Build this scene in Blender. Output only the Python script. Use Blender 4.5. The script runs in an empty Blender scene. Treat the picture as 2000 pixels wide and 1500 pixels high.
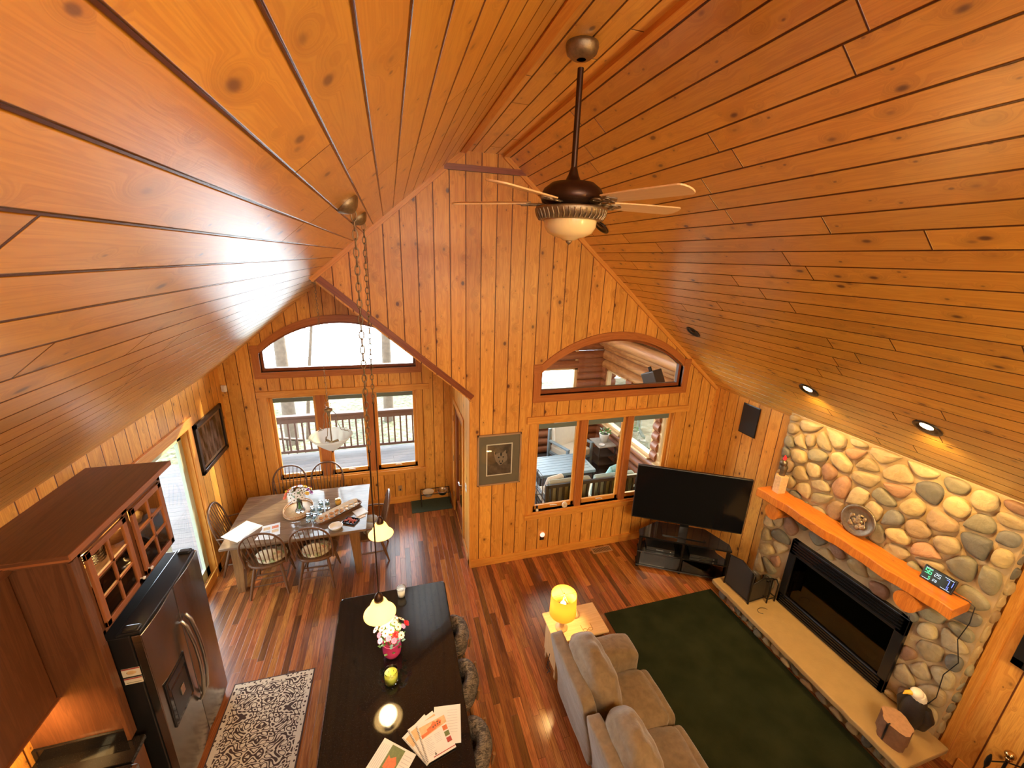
import bpy, bmesh, math, random
from math import sin, cos, pi, radians as rad, sqrt, atan2, hypot
from mathutils import Vector as V, Matrix, noise as mnoise
from mathutils.geometry import delaunay_2d_cdt
random.seed(7)
C = bpy.context.scene.collection
S = bpy.context.scene

# ------------------------------------------------------------------ camera
def setup_camera():
    f, p, y, r = 796.0, rad(17.1), rad(16.65), rad(1.9)
    fw = V((sin(y)*cos(p), cos(y)*cos(p), -sin(p)))
    rt = V((cos(y), -sin(y), 0)); up = rt.cross(fw)
    rt2 = cos(r)*rt + sin(r)*up; up2 = -sin(r)*rt + cos(r)*up
    m = Matrix((rt2, up2, -fw)).transposed().to_4x4()
    m.translation = (0, 0, 4.4)
    cd = bpy.data.cameras.new('camera'); co = bpy.data.objects.new('camera', cd); C.objects.link(co)
    cd.sensor_width = 36; cd.sensor_fit = 'HORIZONTAL'; cd.lens = f/2000*36
    cd.clip_start = .05; cd.clip_end = 300
    co.matrix_world = m; S.camera = co
setup_camera()
# ------------------------------------------------------------------ world, sun, exposure
S.view_settings.view_transform = 'Standard'; S.view_settings.look = 'None'
S.view_settings.exposure = 0.14; S.view_settings.gamma = 1.0
try: S.view_settings.use_curve_mapping = False
except Exception: pass
W = bpy.data.worlds.new('sky'); S.world = W; W.use_nodes = True
bg = W.node_tree.nodes['Background']; bg.inputs[0].default_value = (.80, .90, 1, 1); bg.inputs[1].default_value = 5.2
def sky_glow():
    # hazy spring sky: even overhead, far brighter low down over the lake on the sun's side
    nt = W.node_tree; N = nt.nodes; L = nt.links
    tc = N.new('ShaderNodeTexCoord'); sp = N.new('ShaderNodeSeparateXYZ'); L.new(tc.outputs['Generated'], sp.inputs[0])
    def mr(sock, a, b, lo, hi):
        m = N.new('ShaderNodeMapRange'); m.interpolation_type = 'SMOOTHSTEP'; L.new(sock, m.inputs[0])
        for i, v in enumerate((a, b, lo, hi)): m.inputs[i+1].default_value = v
        return m.outputs[0]
    a = mr(sp.outputs[2], .50, .05, 0, 1); b = mr(sp.outputs[1], .1, .9, 0, 1)
    m = N.new('ShaderNodeMath'); m.operation = 'MULTIPLY'; L.new(a, m.inputs[0]); L.new(b, m.inputs[1])
    k = N.new('ShaderNodeMath'); k.operation = 'MULTIPLY_ADD'; L.new(m.outputs[0], k.inputs[0]); k.inputs[1].default_value = 34; k.inputs[2].default_value = 6.0
    L.new(k.outputs[0], bg.inputs[1])
sky_glow()
S.cycles.max_bounces = 7; S.cycles.diffuse_bounces = 4; S.cycles.glossy_bounces = 3
S.cycles.transmission_bounces = 5; S.cycles.transparent_max_bounces = 10
S.cycles.sample_clamp_indirect = 4.0; S.cycles.caustics_reflective = False; S.cycles.caustics_refractive = False
S.cycles.use_denoising = True
def light(name, kind, loc, power, col=(1,1,1), target=None, **k):
    ld = bpy.data.lights.new(name, kind); ld.energy = power; ld.color = col
    for a, b in k.items(): setattr(ld, a, b)
    o = bpy.data.objects.new(name, ld); C.objects.link(o); o.location = loc
    if target is not None: o.rotation_euler = (V(target)-V(loc)).to_track_quat('-Z', 'Y').to_euler()
    return o
SUN = light('sun', 'SUN', (12, 30, 15), 8.5, (1, .80, .46), (12-.66, 30-.75, 15-.50), angle=rad(.6))
WARM = (1, .62, .26)
light('loft_warm_fill_light', 'POINT', (3.2, -1.2, 3.5), 250, (1, .66, .20), shadow_soft_size=.15)  # added warm fill for the right ceiling slope, out of view; no lamp modelled
light('porch_fill_light', 'AREA', (3.0, 6.7, 2.75), 12, (1, .90, .74), (3.0, 6.7, 0), size=1.2)  # added fill that brightens the porch interior; no fixture hangs there
light('loft_fill_light', 'AREA', (1.0, -2.2, 5.3), 420, (1, .78, .50), (1.0, -1.2, 0), size=1.6)  # unseen soft fill added behind the camera, above the loft
light('kitchen_fill_light', 'AREA', (-.6, -.9, 2.6), 30, (1, .72, .42), (-.6, 1.2, 0), size=1.0)  # added out-of-view fill for the kitchen side, below the loft
light('living_fill_light', 'AREA', (3.0, -.9, 2.6), 14, (1, .72, .42), (3.0, 1.2, 0), size=1.0)  # weak added fill for the living side, hidden under the loft

# ------------------------------------------------------------------ node helpers
class NT:
    def __init__(s, name):
        s.m = bpy.data.materials.new(name); s.m.use_nodes = True
        s.t = s.m.node_tree; s.n = s.t.nodes; s.n.clear()
        s.out = s.n.new('ShaderNodeOutputMaterial')
    def link(s, a, b): s.t.links.new(a, b)
    def setin(s, sock, v):
        if v is None: return
        if hasattr(v, 'is_output') or isinstance(v, bpy.types.NodeSocket): s.link(v, sock)
        else:
            if isinstance(v, (tuple, list)) and len(v) == 3 and sock.type == 'RGBA': v = (*v, 1)
            sock.default_value = v
    def math(s, op, a, b=None, c=None, clamp=False):
        n = s.n.new('ShaderNodeMath'); n.operation = op; n.use_clamp = clamp
        for i, v in enumerate((a, b, c)): s.setin(n.inputs[i], v)
        return n.outputs[0]
    def mix(s, f, a, b, mode='MIX'):
        n = s.n.new('ShaderNodeMix'); n.data_type = 'RGBA'; n.blend_type = mode
        s.setin(n.inputs[0], f); s.setin(n.inputs[6], a); s.setin(n.inputs[7], b); return n.outputs[2]
    def comb(s, x, y, z=0.0):
        n = s.n.new('ShaderNodeCombineXYZ')
        for i, v in enumerate((x, y, z)): s.setin(n.inputs[i], v)
        return n.outputs[0]
    def sep(s, v):
        n = s.n.new('ShaderNodeSeparateXYZ'); s.link(v, n.inputs[0]); return n.outputs
    def noise(s, vec, scale=5, detail=3, rough=.5, dist=0):
        n = s.n.new('ShaderNodeTexNoise'); s.setin(n.inputs['Vector'], vec)
        n.inputs['Scale'].default_value = scale; n.inputs['Detail'].default_value = detail
        n.inputs['Roughness'].default_value = rough; n.inputs['Distortion'].default_value = dist
        return n.outputs[0]
    def white(s, vec):
        n = s.n.new('ShaderNodeTexWhiteNoise'); n.noise_dimensions = '3D'; s.link(vec, n.inputs[0]); return n.outputs
    def vor(s, vec, scale=1, feature='F1', rand=1):
        n = s.n.new('ShaderNodeTexVoronoi'); n.feature = feature; s.setin(n.inputs['Vector'], vec)
        n.inputs['Scale'].default_value = scale; n.inputs['Randomness'].default_value = rand
        return n.outputs
    def smooth(s, v, a, b, lo=0.0, hi=1.0):
        n = s.n.new('ShaderNodeMapRange'); n.interpolation_type = 'SMOOTHSTEP'
        for i, x in enumerate((v, a, b, lo, hi)): s.setin(n.inputs[i], x)
        return n.outputs[0]
    def ramp(s, v, stops):
        n = s.n.new('ShaderNodeValToRGB'); e = n.color_ramp.elements
        while len(e) < len(stops): e.new(.5)
        for i, (p, c) in enumerate(stops): e[i].position = p; e[i].color = (*c, 1)
        s.setin(n.inputs[0], v); return n.outputs[0]
    def bump(s, h, strength=.3, dist=.01):
        n = s.n.new('ShaderNodeBump'); n.inputs['Strength'].default_value = strength
        n.inputs['Distance'].default_value = dist; s.link(h, n.inputs['Height']); return n.outputs[0]
    def uv(s): return s.n.new('ShaderNodeTexCoord').outputs['UV']
    def objc(s): return s.n.new('ShaderNodeTexCoord').outputs['Object']
    def rnd(s): return s.n.new('ShaderNodeObjectInfo').outputs['Random']
    def pbr(s, col, rough=.5, metal=0, normal=None, coat=0, spec=None, emit=None, estr=0, sheen=0, trans=0, alpha=None, sss=0, coat_rough=.05):
        b = s.n.new('ShaderNodeBsdfPrincipled')
        s.setin(b.inputs['Base Color'], col); s.setin(b.inputs['Roughness'], rough); s.setin(b.inputs['Metallic'], metal)
        if normal is not None: s.link(normal, b.inputs['Normal'])
        b.inputs['Coat Weight'].default_value = coat; b.inputs['Coat Roughness'].default_value = coat_rough
        if coat >= 1: b.inputs['Coat IOR'].default_value = 2.0; (normal is not None and s.link(normal, b.inputs['Coat Normal']))
        if spec is not None: b.inputs['Specular IOR Level'].default_value = spec
        if emit is not None: s.setin(b.inputs['Emission Color'], emit); s.setin(b.inputs['Emission Strength'], estr)
        b.inputs['Sheen Weight'].default_value = sheen; b.inputs['Transmission Weight'].default_value = trans
        if sss: b.inputs['Subsurface Weight'].default_value = sss
        s.link(b.outputs[0], s.out.inputs[0]); return s.m

def plain(name, col, rough=.5, var=.12, scale=12, bump=.0, **k):
    t = NT(name); o = t.objc(); n = t.noise(o, scale, 3)
    f = t.math('MULTIPLY_ADD', n, 2*var, 1-var)
    c = t.mix(1.0, col, t.comb(f, f, f), 'MULTIPLY')
    nm = t.bump(t.noise(o, scale*6, 3), bump, .004) if bump else None
    return t.pbr(c, rough, normal=nm, **k)

def wood(name, light_c, dark_c, bw=.18, joint=3.0, rough=.35, knots=.5, var=.25, gw=.004, groove_c=None, coat=0.0, grain=1.0, gb=.8, spec=.5, kn_c=(.10,.025,.008), flip=0.0):
    t = NT(name); u, v, _ = t.sep(t.uv())
    row = t.math('FLOOR', t.math('DIVIDE', v, bw)); fv = t.math('FRACT', t.math('DIVIDE', v, bw))
    r1 = t.white(t.comb(row, 3.3, 1.7))[0]
    u2 = t.math('ADD', u, t.math('MULTIPLY', r1, 17.0))
    seg = t.math('FLOOR', t.math('DIVIDE', u2, joint)); fu = t.math('FRACT', t.math('DIVIDE', u2, joint))
    w2 = t.white(t.comb(row, seg, 9.1)); r2 = w2[0]
    dv = t.math('MULTIPLY', t.math('MINIMUM', fv, t.math('SUBTRACT', 1.0, fv)), bw)
    du = t.math('MULTIPLY', t.math('MINIMUM', fu, t.math('SUBTRACT', 1.0, fu)), joint)
    d = t.math('MINIMUM', dv, t.math('MULTIPLY', du, 1.3))
    g = t.smooth(d, gw*.35, gw)
    off = t.math('MULTIPLY', r2, 60.0)
    # knots
    kv = t.comb(t.math('ADD', t.math('MULTIPLY', u2, 4.2), off), t.math('DIVIDE', v, bw*.95), 0.0)
    kd = t.vor(kv, 1.0); kr = t.sep(kd[1])[0]
    on = t.math('GREATER_THAN', kr, 1.0-knots)
    kk = t.math('MULTIPLY', t.smooth(kd[0], .15, .06), on)
    halo = t.math('MULTIPLY', t.smooth(kd[0], .42, .10), on)
    kd2 = t.vor(t.comb(t.math('MULTIPLY', t.math('ADD', u2, off), 9.0), t.math('MULTIPLY', v, 15.0), 3.0), 1.0)
    kk2 = t.math('MULTIPLY', t.smooth(kd2[0], .13, .05), t.math('GREATER_THAN', t.sep(kd2[1])[0], 1.0-knots*.45))
    smear = t.math('MULTIPLY', t.smooth(kd2[0], .45, .10), t.math('GREATER_THAN', t.sep(kd2[1])[0], 1.0-knots*.45))
    kk = t.math('MAXIMUM', kk, t.math('MULTIPLY', kk2, .8)); halo = t.math('MAXIMUM', halo, t.math('MULTIPLY', smear, .6))
    # grain, bent round the knots
    gy = t.math('ADD', t.math('MULTIPLY', v, 22.0*grain), t.math('MULTIPLY', halo, 1.6))
    gn = t.noise(t.comb(t.math('ADD', t.math('MULTIPLY', u, 1.1*grain), off), gy, r2), 1.0, 4, .6, .6)
    rings = t.math('MULTIPLY_ADD', t.math('SINE', t.math('MULTIPLY', gn, 46.0)), .5, .5)
    fine = t.noise(t.comb(t.math('MULTIPLY', u, 6.0), t.math('MULTIPLY', v, 260.0), off), 1.0, 2)
    f = t.math('ADD', t.math('MULTIPLY', gn, .65), t.math('ADD', t.math('MULTIPLY', rings, .22), t.math('MULTIPLY', fine, .22)))
    c = t.mix(t.smooth(f, .25, .85), light_c, dark_c)
    b = t.math('MULTIPLY_ADD', r2, 2*var, 1-var)
    hue = t.sep(w2[1])[1]
    c = t.mix(1.0, c, t.comb(b, t.math('MULTIPLY', b, t.math('MULTIPLY_ADD', hue, var*.5, 1-var*.25)), b), 'MULTIPLY')
    c = t.mix(t.math('MULTIPLY', halo, .35), c, tuple(x*.55 for x in dark_c))
    c = t.mix(t.math('MULTIPLY', kk, .95), c, kn_c)
    c = t.mix(g, groove_c or tuple(x*.30 for x in dark_c), c)
    h = t.math('ADD', t.math('MULTIPLY', g, 1.0), t.math('MULTIPLY', fine, .03))
    m = t.pbr(c, rough, normal=t.bump(h, gb, .006), coat=coat, spec=spec, coat_rough=.34 if coat >= 1 else .05)
    if coat >= 1: t.link(t.smooth(g, .6, 1.0), [n for n in t.n if n.type == 'BSDF_PRINCIPLED'][0].inputs['Coat Weight'])
    return m

def glass(name, tint=(1,1,1), rough=.0, refl=1.0, ior=1.45):
    t = NT(name); tr = t.n.new('ShaderNodeBsdfTransparent'); tr.inputs[0].default_value = (*tint, 1)
    gl = t.n.new('ShaderNodeBsdfGlossy'); gl.inputs['Roughness'].default_value = rough
    fr = t.n.new('ShaderNodeFresnel'); fr.inputs[0].default_value = ior
    mx = t.n.new('ShaderNodeMixShader'); t.link(t.math('MULTIPLY', fr.outputs[0], refl), mx.inputs[0])
    t.link(tr.outputs[0], mx.inputs[1]); t.link(gl.outputs[0], mx.inputs[2]); t.link(mx.outputs[0], t.out.inputs[0]); return t.m

def glow(name, col, strength, base=(.8,.7,.5), trans=.5):
    t = NT(name)
    return t.pbr(base, .4, emit=col, estr=strength)

M = {}
M['ceil'] = wood('pine_ceiling', (.86,.50,.080), (.68,.325,.042), bw=.1375, joint=2.1, rough=.27, knots=.85, var=.14, gw=.0065, gb=1.0, groove_c=(.08,.022,.006), coat=1.0, spec=.5)
M['wall'] = wood('pine_wall', (.80,.405,.078), (.58,.23,.036), bw=.182, joint=40.0, rough=.36, knots=.85, var=.12, gw=.007, gb=1.0, groove_c=(.13,.030,.008))
M['trim'] = wood('pine_trim', (.78,.375,.072), (.60,.23,.036), bw=3.0, joint=60.0, rough=.34, knots=.0, var=.05, gw=.0001, gb=.2)
M['trimmid'] = wood('arch_trim', (.50,.175,.042), (.36,.105,.022), bw=3.0, joint=60.0, rough=.34, knots=.0, var=.05, gw=.0001, gb=.2)
M['trimdark'] = wood('stained_trim', (.30,.085,.022), (.19,.045,.012), bw=3.0, joint=60.0, rough=.32, knots=0, var=.05, gw=.0001, gb=.2)
M['floor'] = wood('cherry_floor', (.36,.135,.034), (.15,.042,.013), bw=.072, joint=1.1, rough=.24, knots=0, var=.62, gw=.0016, gb=.25, coat=.0, grain=.9, groove_c=(.05,.012,.006), spec=.8)
M['cab'] = wood('cabinet_cherry', (.165,.064,.026), (.100,.036,.015), bw=5, joint=60, rough=.33, knots=0, var=.05, gw=.0001, gb=.1, grain=.7)
M['cablight'] = wood('cabinet_edge', (.36,.13,.045), (.25,.08,.026), bw=5, joint=60, rough=.36, knots=0, var=.05, gw=.0001, gb=.1, grain=.7)
M['mantel'] = wood('mantel_wood', (.66,.23,.032), (.46,.125,.016), bw=.34, joint=60, rough=.32, knots=.25, var=.05, gw=.0001, gb=.2)
M['chair'] = wood('chair_wood', (.155,.074,.033), (.085,.037,.016), bw=9, joint=60, rough=.34, knots=0, var=.05, gw=.0001, gb=.15)
M['tabletop'] = wood('table_top_wood', (.22,.155,.105), (.135,.086,.056), bw=.16, joint=60, rough=.09, knots=.0, var=.12, gw=.0012, gb=.05, coat=.6)
M['tableleg'] = wood('table_leg_wood', (.26,.135,.050), (.15,.070,.026), bw=9, joint=60, rough=.35, knots=0, var=.05, gw=.0001, gb=.15)
M['endtable'] = wood('end_table_wood', (.72,.50,.26), (.60,.38,.18), bw=9, joint=60, rough=.35, knots=0, var=.05, gw=.0001, gb=.1)
M['deck'] = wood('deck_boards', (.095,.074,.072), (.048,.036,.035), bw=.14, joint=3.6, rough=.6, knots=.1, var=.18, gw=.008, gb=.8, groove_c=(.02,.015,.013))
M['rail'] = wood('deck_rail_wood', (.10,.052,.036), (.065,.032,.022), bw=9, joint=60, rough=.6, knots=0, var=.1, gw=.0001, gb=.2)
M['log'] = wood('log_wood', (.62,.30,.10), (.36,.13,.04), bw=9, joint=60, rough=.5, knots=0, var=.15, gw=.0001, gb=.3, grain=.5)
M['logred'] = wood('log_wood_red', (.36,.13,.05), (.20,.06,.025), bw=9, joint=60, rough=.5, knots=0, var=.15, gw=.0001, gb=.3, grain=.5)
M['porchceil'] = wood('porch_ceiling', (.70,.40,.12), (.55,.26,.07), bw=.14, joint=3, rough=.4, knots=.4, var=.12, gw=.005)
M['blade'] = wood('fan_blade_wood', (.86,.62,.34), (.74,.50,.25), bw=9, joint=60, rough=.35, knots=0, var=.05, gw=.0001, gb=.1)
M['bark'] = plain('tree_bark', (.20,.15,.11), .9, .4, 9, .8)
M['black'] = plain('black_plastic', (.012,.012,.013), .30, .1)
M['blackgloss'] = plain('black_gloss', (.008,.008,.010), .07, .05)
M['screen'] = plain('tv_screen', (.006,.006,.008), .12, .02)
M['blackmetal'] = plain('black_iron', (.020,.016,.013), .42, .2, metal=.6)
M['granite'] = None
M['bronze'] = plain('oil_rubbed_bronze', (.060,.030,.018), .38, .3, 30, metal=.75)
M['antique'] = plain('antique_silver_bronze', (.30,.23,.14), .38, .5, 60, .4, metal=.8)
M['brass'] = plain('brass', (.65,.42,.16), .22, .1, metal=1.0)
M['steelnob'] = plain('brushed_nickel', (.62,.60,.56), .25, .06, metal=1.0)
M['white'] = plain('white_plastic', (.80,.78,.72), .45, .04)
M['porcelain'] = plain('white_porcelain', (.78,.76,.72), .18, .03)
M['paper'] = plain('paper', (.68,.68,.66), .6, .04)
M['cream'] = plain('cream_fabric', (.70,.64,.52), .85, .08, 20, .2)
M['mortar'] = plain('mortar', (.42,.30,.15), .9, .18, 18, .5)
M['slab'] = plain('sandstone_slab', (.40,.27,.11), .75, .14, 9, .5)
M['glass'] = glass('window_glass', (.97,1,.99), 0, .75)
M['clear'] = glass('clear_glass', (.97,.99,.99), 0, .9)
M['jarglass'] = glass('jar_glass', (.93,.97,.99), 0, .45)
M['smoked'] = glass('smoked_glass', (.30,.28,.26), 0, .8)
M['plasticclear'] = glass('clear_plastic', (.95,.96,.96), .1, 1.2)
M['greenleaf'] = plain('green_leaf', (.10,.24,.05), .5, .35, 30)
M['forestleaf'] = plain('evergreen_needles', (.09,.20,.05), .7, .5, 3)
M['flr_white'] = plain('white_petal', (.82,.80,.74), .6, .05)
M['flr_cream'] = plain('cream_petal', (.85,.78,.52), .6, .05)
M['flr_yellow'] = plain('yellow_petal', (.85,.58,.03), .6, .08)
M['flr_red'] = plain('red_petal', (.70,.02,.03), .55, .15)
M['flr_pink'] = plain('pink_petal', (.70,.16,.34), .55, .15)
M['flr_purple'] = plain('purple_petal', (.30,.05,.24), .55, .2)
M['flr_lilac'] = plain('lilac_petal', (.48,.30,.62), .55, .15)
M['flr_orange'] = plain('coral_petal', (.80,.22,.10), .55, .15)
M['darkcore'] = plain('flower_core', (.10,.07,.02), .8, .2)
M['pinkwrap'] = plain('pink_pot_wrap', (.62,.06,.22), .25, .15)
M['wick'] = plain('wicker', (.42,.22,.09), .6, .35, 60, .6)
M['darkwick'] = plain('dark_bread_board', (.16,.075,.035), .5, .3, 20, .3)
M['bread'] = plain('bread', (.46,.22,.08), .7, .3, 60, .4)
M['meat'] = plain('cured_meat', (.42,.09,.06), .45, .5, 70, .3)
M['green_wax'] = plain('green_wax', (.55,.62,.09), .35, .15, sss=.2)
M['gold_jar'] = plain('amber_jar', (.62,.34,.04), .2, .2)
M['mat'] = plain('green_door_mat', (.045,.075,.055), .95, .3, 50, .8)
M['tealcushion'] = plain('sage_cushion', (.30,.36,.30), .85, .12, 20, .2)
M['olivecushion'] = plain('olive_cushion', (.28,.26,.17), .85, .12, 20, .2)
M['aquacushion'] = plain('aqua_cushion', (.35,.62,.60), .85, .12, 20, .2)
M['slate'] = plain('slate_blue_paint', (.22,.29,.34), .35, .08)
M['darkmetal'] = plain('porch_dark_metal', (.05,.042,.038), .4, .15)
M['graymat'] = plain('grey_mat_board', (.17,.135,.085), .8, .06)
M['mouldgold'] = plain('pale_gold_frame', (.36,.22,.12), .4, .2)
M['clothgrey'] = plain('grey_cloth', (.36,.33,.29), .9, .2, 20, .3)
M['stumpbark'] = plain('stump_bark', (.20,.10,.05), .9, .35, 22, .8)
M['stumpend'] = plain('stump_end_grain', (.42,.24,.13), .8, .3, 30, .4)
M['featherblack'] = plain('dark_feathers', (.022,.017,.014), .5, .5, 40, .3)
M['featherwhite'] = plain('white_feathers', (.85,.80,.68), .5, .08, 30, .2)
M['beak'] = plain('yellow_beak', (.85,.50,.04), .3, .08)
M['pewter'] = plain('dark_bronze_relief', (.20,.16,.11), .33, .45, 40, .3, metal=.8)
M['socket'] = plain('dark_socket', (.02,.015,.012), .5, .1)
M['bandgreen'] = plain('window_shade_green', (.13,.17,.14), .6, .1)
M['vinyl'] = plain('pale_green_frame', (.52,.58,.44), .4, .08)
M['shadewarm'] = glow('lamp_shade_lit', (1,.50,.035), 1.5, (.85,.50,.08))
M['shadeglass'] = glow('frosted_glass_lit', (1,.66,.18), 2.3, (.9,.75,.45))
M['bulb'] = glow('bulb', (1,.74,.36), 14)
M['creamglass'] = plain('cream_alabaster', (.92,.74,.38), .25, .06, sss=.15)
M['frost'] = None
M['digit_g'] = glow('digit_green', (.1,.9,.3), 2.0, (0,0,0))
M['digit_w'] = glow('digit_white', (.7,.8,.9), 1.6, (0,0,0))
M['digit_b'] = glow('digit_blue', (.15,.2,.9), 2.4, (0,0,0))
M['wolffur'] = plain('wolf_fur_print', (.24,.18,.13), .5, .4, 60)
M['paleblue'] = plain('pale_blue_label', (.50,.62,.68), .5, .08)
M['led'] = glow('night_light', (1,.55,.45), 1.2, (.9,.7,.6))
M['printorange'] = plain('print_orange', (.60,.16,.05), .5, .4, 60)
M['printgreen'] = plain('print_green', (.12,.16,.05), .5, .5, 60)
M['printtan'] = plain('print_tan', (.62,.42,.22), .5, .35, 40)
M['printgrey'] = plain('print_grey', (.42,.42,.45), .5, .1)
M['printred'] = plain('print_red', (.35,.05,.04), .5, .1)
M['soil'] = plain('soil', (.04,.03,.02), .9, .3)
def special_materials():
    t = NT('black_granite'); o = t.objc(); n = t.noise(o, 190, 2); c = t.mix(t.smooth(n, .62, .72), (.008,.007,.007), (.035,.03,.026)); M['granite'] = t.pbr(c, .06, spec=.45)
    t = NT('stainless_steel'); o = t.objc(); x, y, z = t.sep(o)
    n = t.noise(t.comb(t.math('MULTIPLY', x, 4), t.math('MULTIPLY', y, 6), t.math('MULTIPLY', z, 160)), 1, 2)
    M['steel'] = t.pbr((.36,.33,.30), t.math('MULTIPLY_ADD', n, .14, .15), metal=1.0)
    t = NT('green_carpet'); o = t.objc(); a = t.noise(o, 3.5, 4); b = t.noise(o, 260, 2)
    c = t.mix(t.smooth(t.math('ADD', t.math('MULTIPLY', a, .6), t.math('MULTIPLY', b, .4)), .3, .7), (.013,.018,.008), (.028,.034,.016)); M['carpet'] = t.pbr(c, .95, normal=t.bump(b, .9, .006), spec=.05)
    t = NT('microfibre'); o = t.objc(); a = t.noise(o, 16, 3, .6, .3); b = t.noise(o, 420, 2)
    c = t.mix(t.smooth(a, .15, .85), (.115,.078,.040), (.195,.135,.074)); M['sofa'] = t.pbr(c, .85, normal=t.bump(t.math('ADD', t.math('MULTIPLY', a, .6), t.math('MULTIPLY', b, .08)), .5, .02), sheen=.35)
    t = NT('stool_chenille'); o = t.objc(); x, y, z = t.sep(o); a = t.noise(t.comb(t.math('MULTIPLY', x, 18), t.math('MULTIPLY', y, 60), t.math('MULTIPLY', z, 60)), 1, 3, .6, 1.5)
    c = t.mix(t.smooth(a, .40, .62), (.030,.024,.020), (.17,.14,.11)); M['stool'] = t.pbr(c, .85, normal=t.bump(a, .5, .01))
    t = NT('floral_cushion'); o = t.objc(); d = t.vor(o, 9)[0]; e = t.noise(o, 14, 3)
    c = t.mix(t.smooth(d, .42, .30), (.62,.54,.38), (.30,.34,.18)); c = t.mix(t.smooth(e, .6, .68), c, (.42,.20,.12)); M['floral'] = t.pbr(c, .85)
    # patterned rug: symmetrical medallions folded about both axes
    t = NT('medallion_rug'); u, v, _ = t.sep(t.uv())
    au = t.math('ABSOLUTE', t.math('SUBTRACT', t.math('FRACT', t.math('DIVIDE', u, .76)), .5)); av = t.math('ABSOLUTE', t.math('SUBTRACT', v, .39))
    p = t.comb(t.math('MULTIPLY', au, .76), av, 0.0)
    wob = t.noise(p, 9, 2); p2 = t.comb(t.math('ADD', t.math('MULTIPLY', au, .76), t.math('MULTIPLY', wob, .05)), t.math('ADD', av, t.math('MULTIPLY', wob, .03)), 0.0)
    px_, py_, _z = t.sep(p2); sn = lambda a: t.math('SINE', a)
    A = t.math('ADD', t.math('MULTIPLY', px_, 52.0), t.math('MULTIPLY', sn(t.math('MULTIPLY', py_, 31.0)), 1.7)); B = t.math('ADD', t.math('MULTIPLY', py_, 47.0), t.math('MULTIPLY', sn(t.math('MULTIPLY', px_, 37.0)), 1.9))
    rad_ = t.math('SQRT', t.math('ADD', t.math('MULTIPLY', px_, px_), t.math('MULTIPLY', py_, py_)))
    ff = t.math('ADD', t.math('MULTIPLY', sn(A), sn(B)), t.math('MULTIPLY', sn(t.math('MULTIPLY', rad_, 74.0)), .55))
    m = t.smooth(t.math('ABSOLUTE', ff), .33, .24); m2 = t.math('MULTIPLY', t.smooth(t.math('ABSOLUTE', ff), .80, .88), 1.0); m = t.math('MAXIMUM', m, m2)
    bu = t.math('MINIMUM', v, t.math('SUBTRACT', .78, v)); bend = t.math('MINIMUM', bu, t.math('MINIMUM', u, t.math('SUBTRACT', 1.5, u)))
    inb = t.smooth(bend, .052, .054); e3 = t.vor(t.comb(t.math('MULTIPLY', u, 30.0), t.math('MULTIPLY', v, 30.0), 0.0), 1.0)[0]
    m = t.mix(inb, t.smooth(e3, .30, .36), m); edge = t.smooth(bend, .010, .012); l2 = t.math('MULTIPLY', t.smooth(bend, .046, .048), t.smooth(bend, .058, .056))
    m = t.math('MAXIMUM', m, l2); c = t.mix(m, (.060,.032,.026), (.66,.58,.46)); c = t.mix(edge, (.060,.036,.030), c)
    M['rug'] = t.pbr(c, .9, normal=t.bump(t.noise(t.uv(), 300, 1), .4, .004))
    # stones take their own colour from a colour attribute
    t = NT('river_stone'); at = t.n.new('ShaderNodeAttribute'); at.attribute_name = 'Col'; o = t.objc(); n = t.noise(o, 16, 5, .65, .5)
    f = t.math('MULTIPLY_ADD', n, .75, .62); c = t.mix(1.0, at.outputs[0], t.comb(f, f, f), 'MULTIPLY'); M['stone'] = t.pbr(c, .62, normal=t.bump(n, .5, .02))
    # framed pictures
    t = NT('wolf_print'); u, v, _ = t.sep(t.uv()); n = t.noise(t.uv(), 9, 5, .6); c = t.mix(t.smooth(n, .3, .7), (.045,.030,.022), (.13,.095,.065)); M['wolfbg'] = t.pbr(c, .35)
    t = NT('forest_print'); n = t.noise(t.comb(t.math('MULTIPLY', t.sep(t.uv())[0], 14.0), t.math('MULTIPLY', t.sep(t.uv())[1], 3.0), 0.0), 1, 4); c = t.mix(t.smooth(n, .4, .65), (.07,.045,.030), (.36,.24,.18)); M['forestprint'] = t.pbr(c, .12)
    t = NT('leaf_litter_ground'); o = t.objc(); a = t.noise(o, .5, 4); b = t.noise(o, 7, 4); c = t.ramp(t.math('ADD', t.math('MULTIPLY', a, .5), t.math('MULTIPLY', b, .5)), [(.40, (.038,.042,.015)), (.5, (.12,.12,.050)), (.60, (.27,.25,.17))]); M['ground'] = t.pbr(t.mix(.0, c, (1,1,1)), .9, normal=t.bump(b, .6, .1))
    t = NT('lake_water'); n = t.noise(t.objc(), 2.5, 3); M['water'] = t.pbr((.80,.86,.90), .12, normal=t.bump(n, .05, .05), spec=1.0)
    def shade(nm, tcol, dcol, fac, ecol, es):
        t = NT(nm); a = t.n.new('ShaderNodeBsdfTranslucent'); a.inputs[0].default_value = (*tcol,1); b = t.n.new('ShaderNodeBsdfDiffuse'); b.inputs[0].default_value = (*dcol,1); e = t.n.new('ShaderNodeEmission'); e.inputs[0].default_value = (*ecol,1); e.inputs[1].default_value = es
        m = t.n.new('ShaderNodeMixShader'); m.inputs[0].default_value = fac; t.link(b.outputs[0], m.inputs[1]); t.link(a.outputs[0], m.inputs[2]); ad = t.n.new('ShaderNodeAddShader'); t.link(m.outputs[0], ad.inputs[0]); t.link(e.outputs[0], ad.inputs[1]); t.link(ad.outputs[0], t.out.inputs[0]); return t.m
    M['shadewarm'] = shade('lamp_shade_lit', (1,.62,.10), (.85,.55,.12), .5, (1,.5,.04), .45)
    M['shadeglass'] = shade('frosted_glass_lit', (1,.85,.55), (.9,.8,.6), .5, (1,.62,.16), 1.3)
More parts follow.
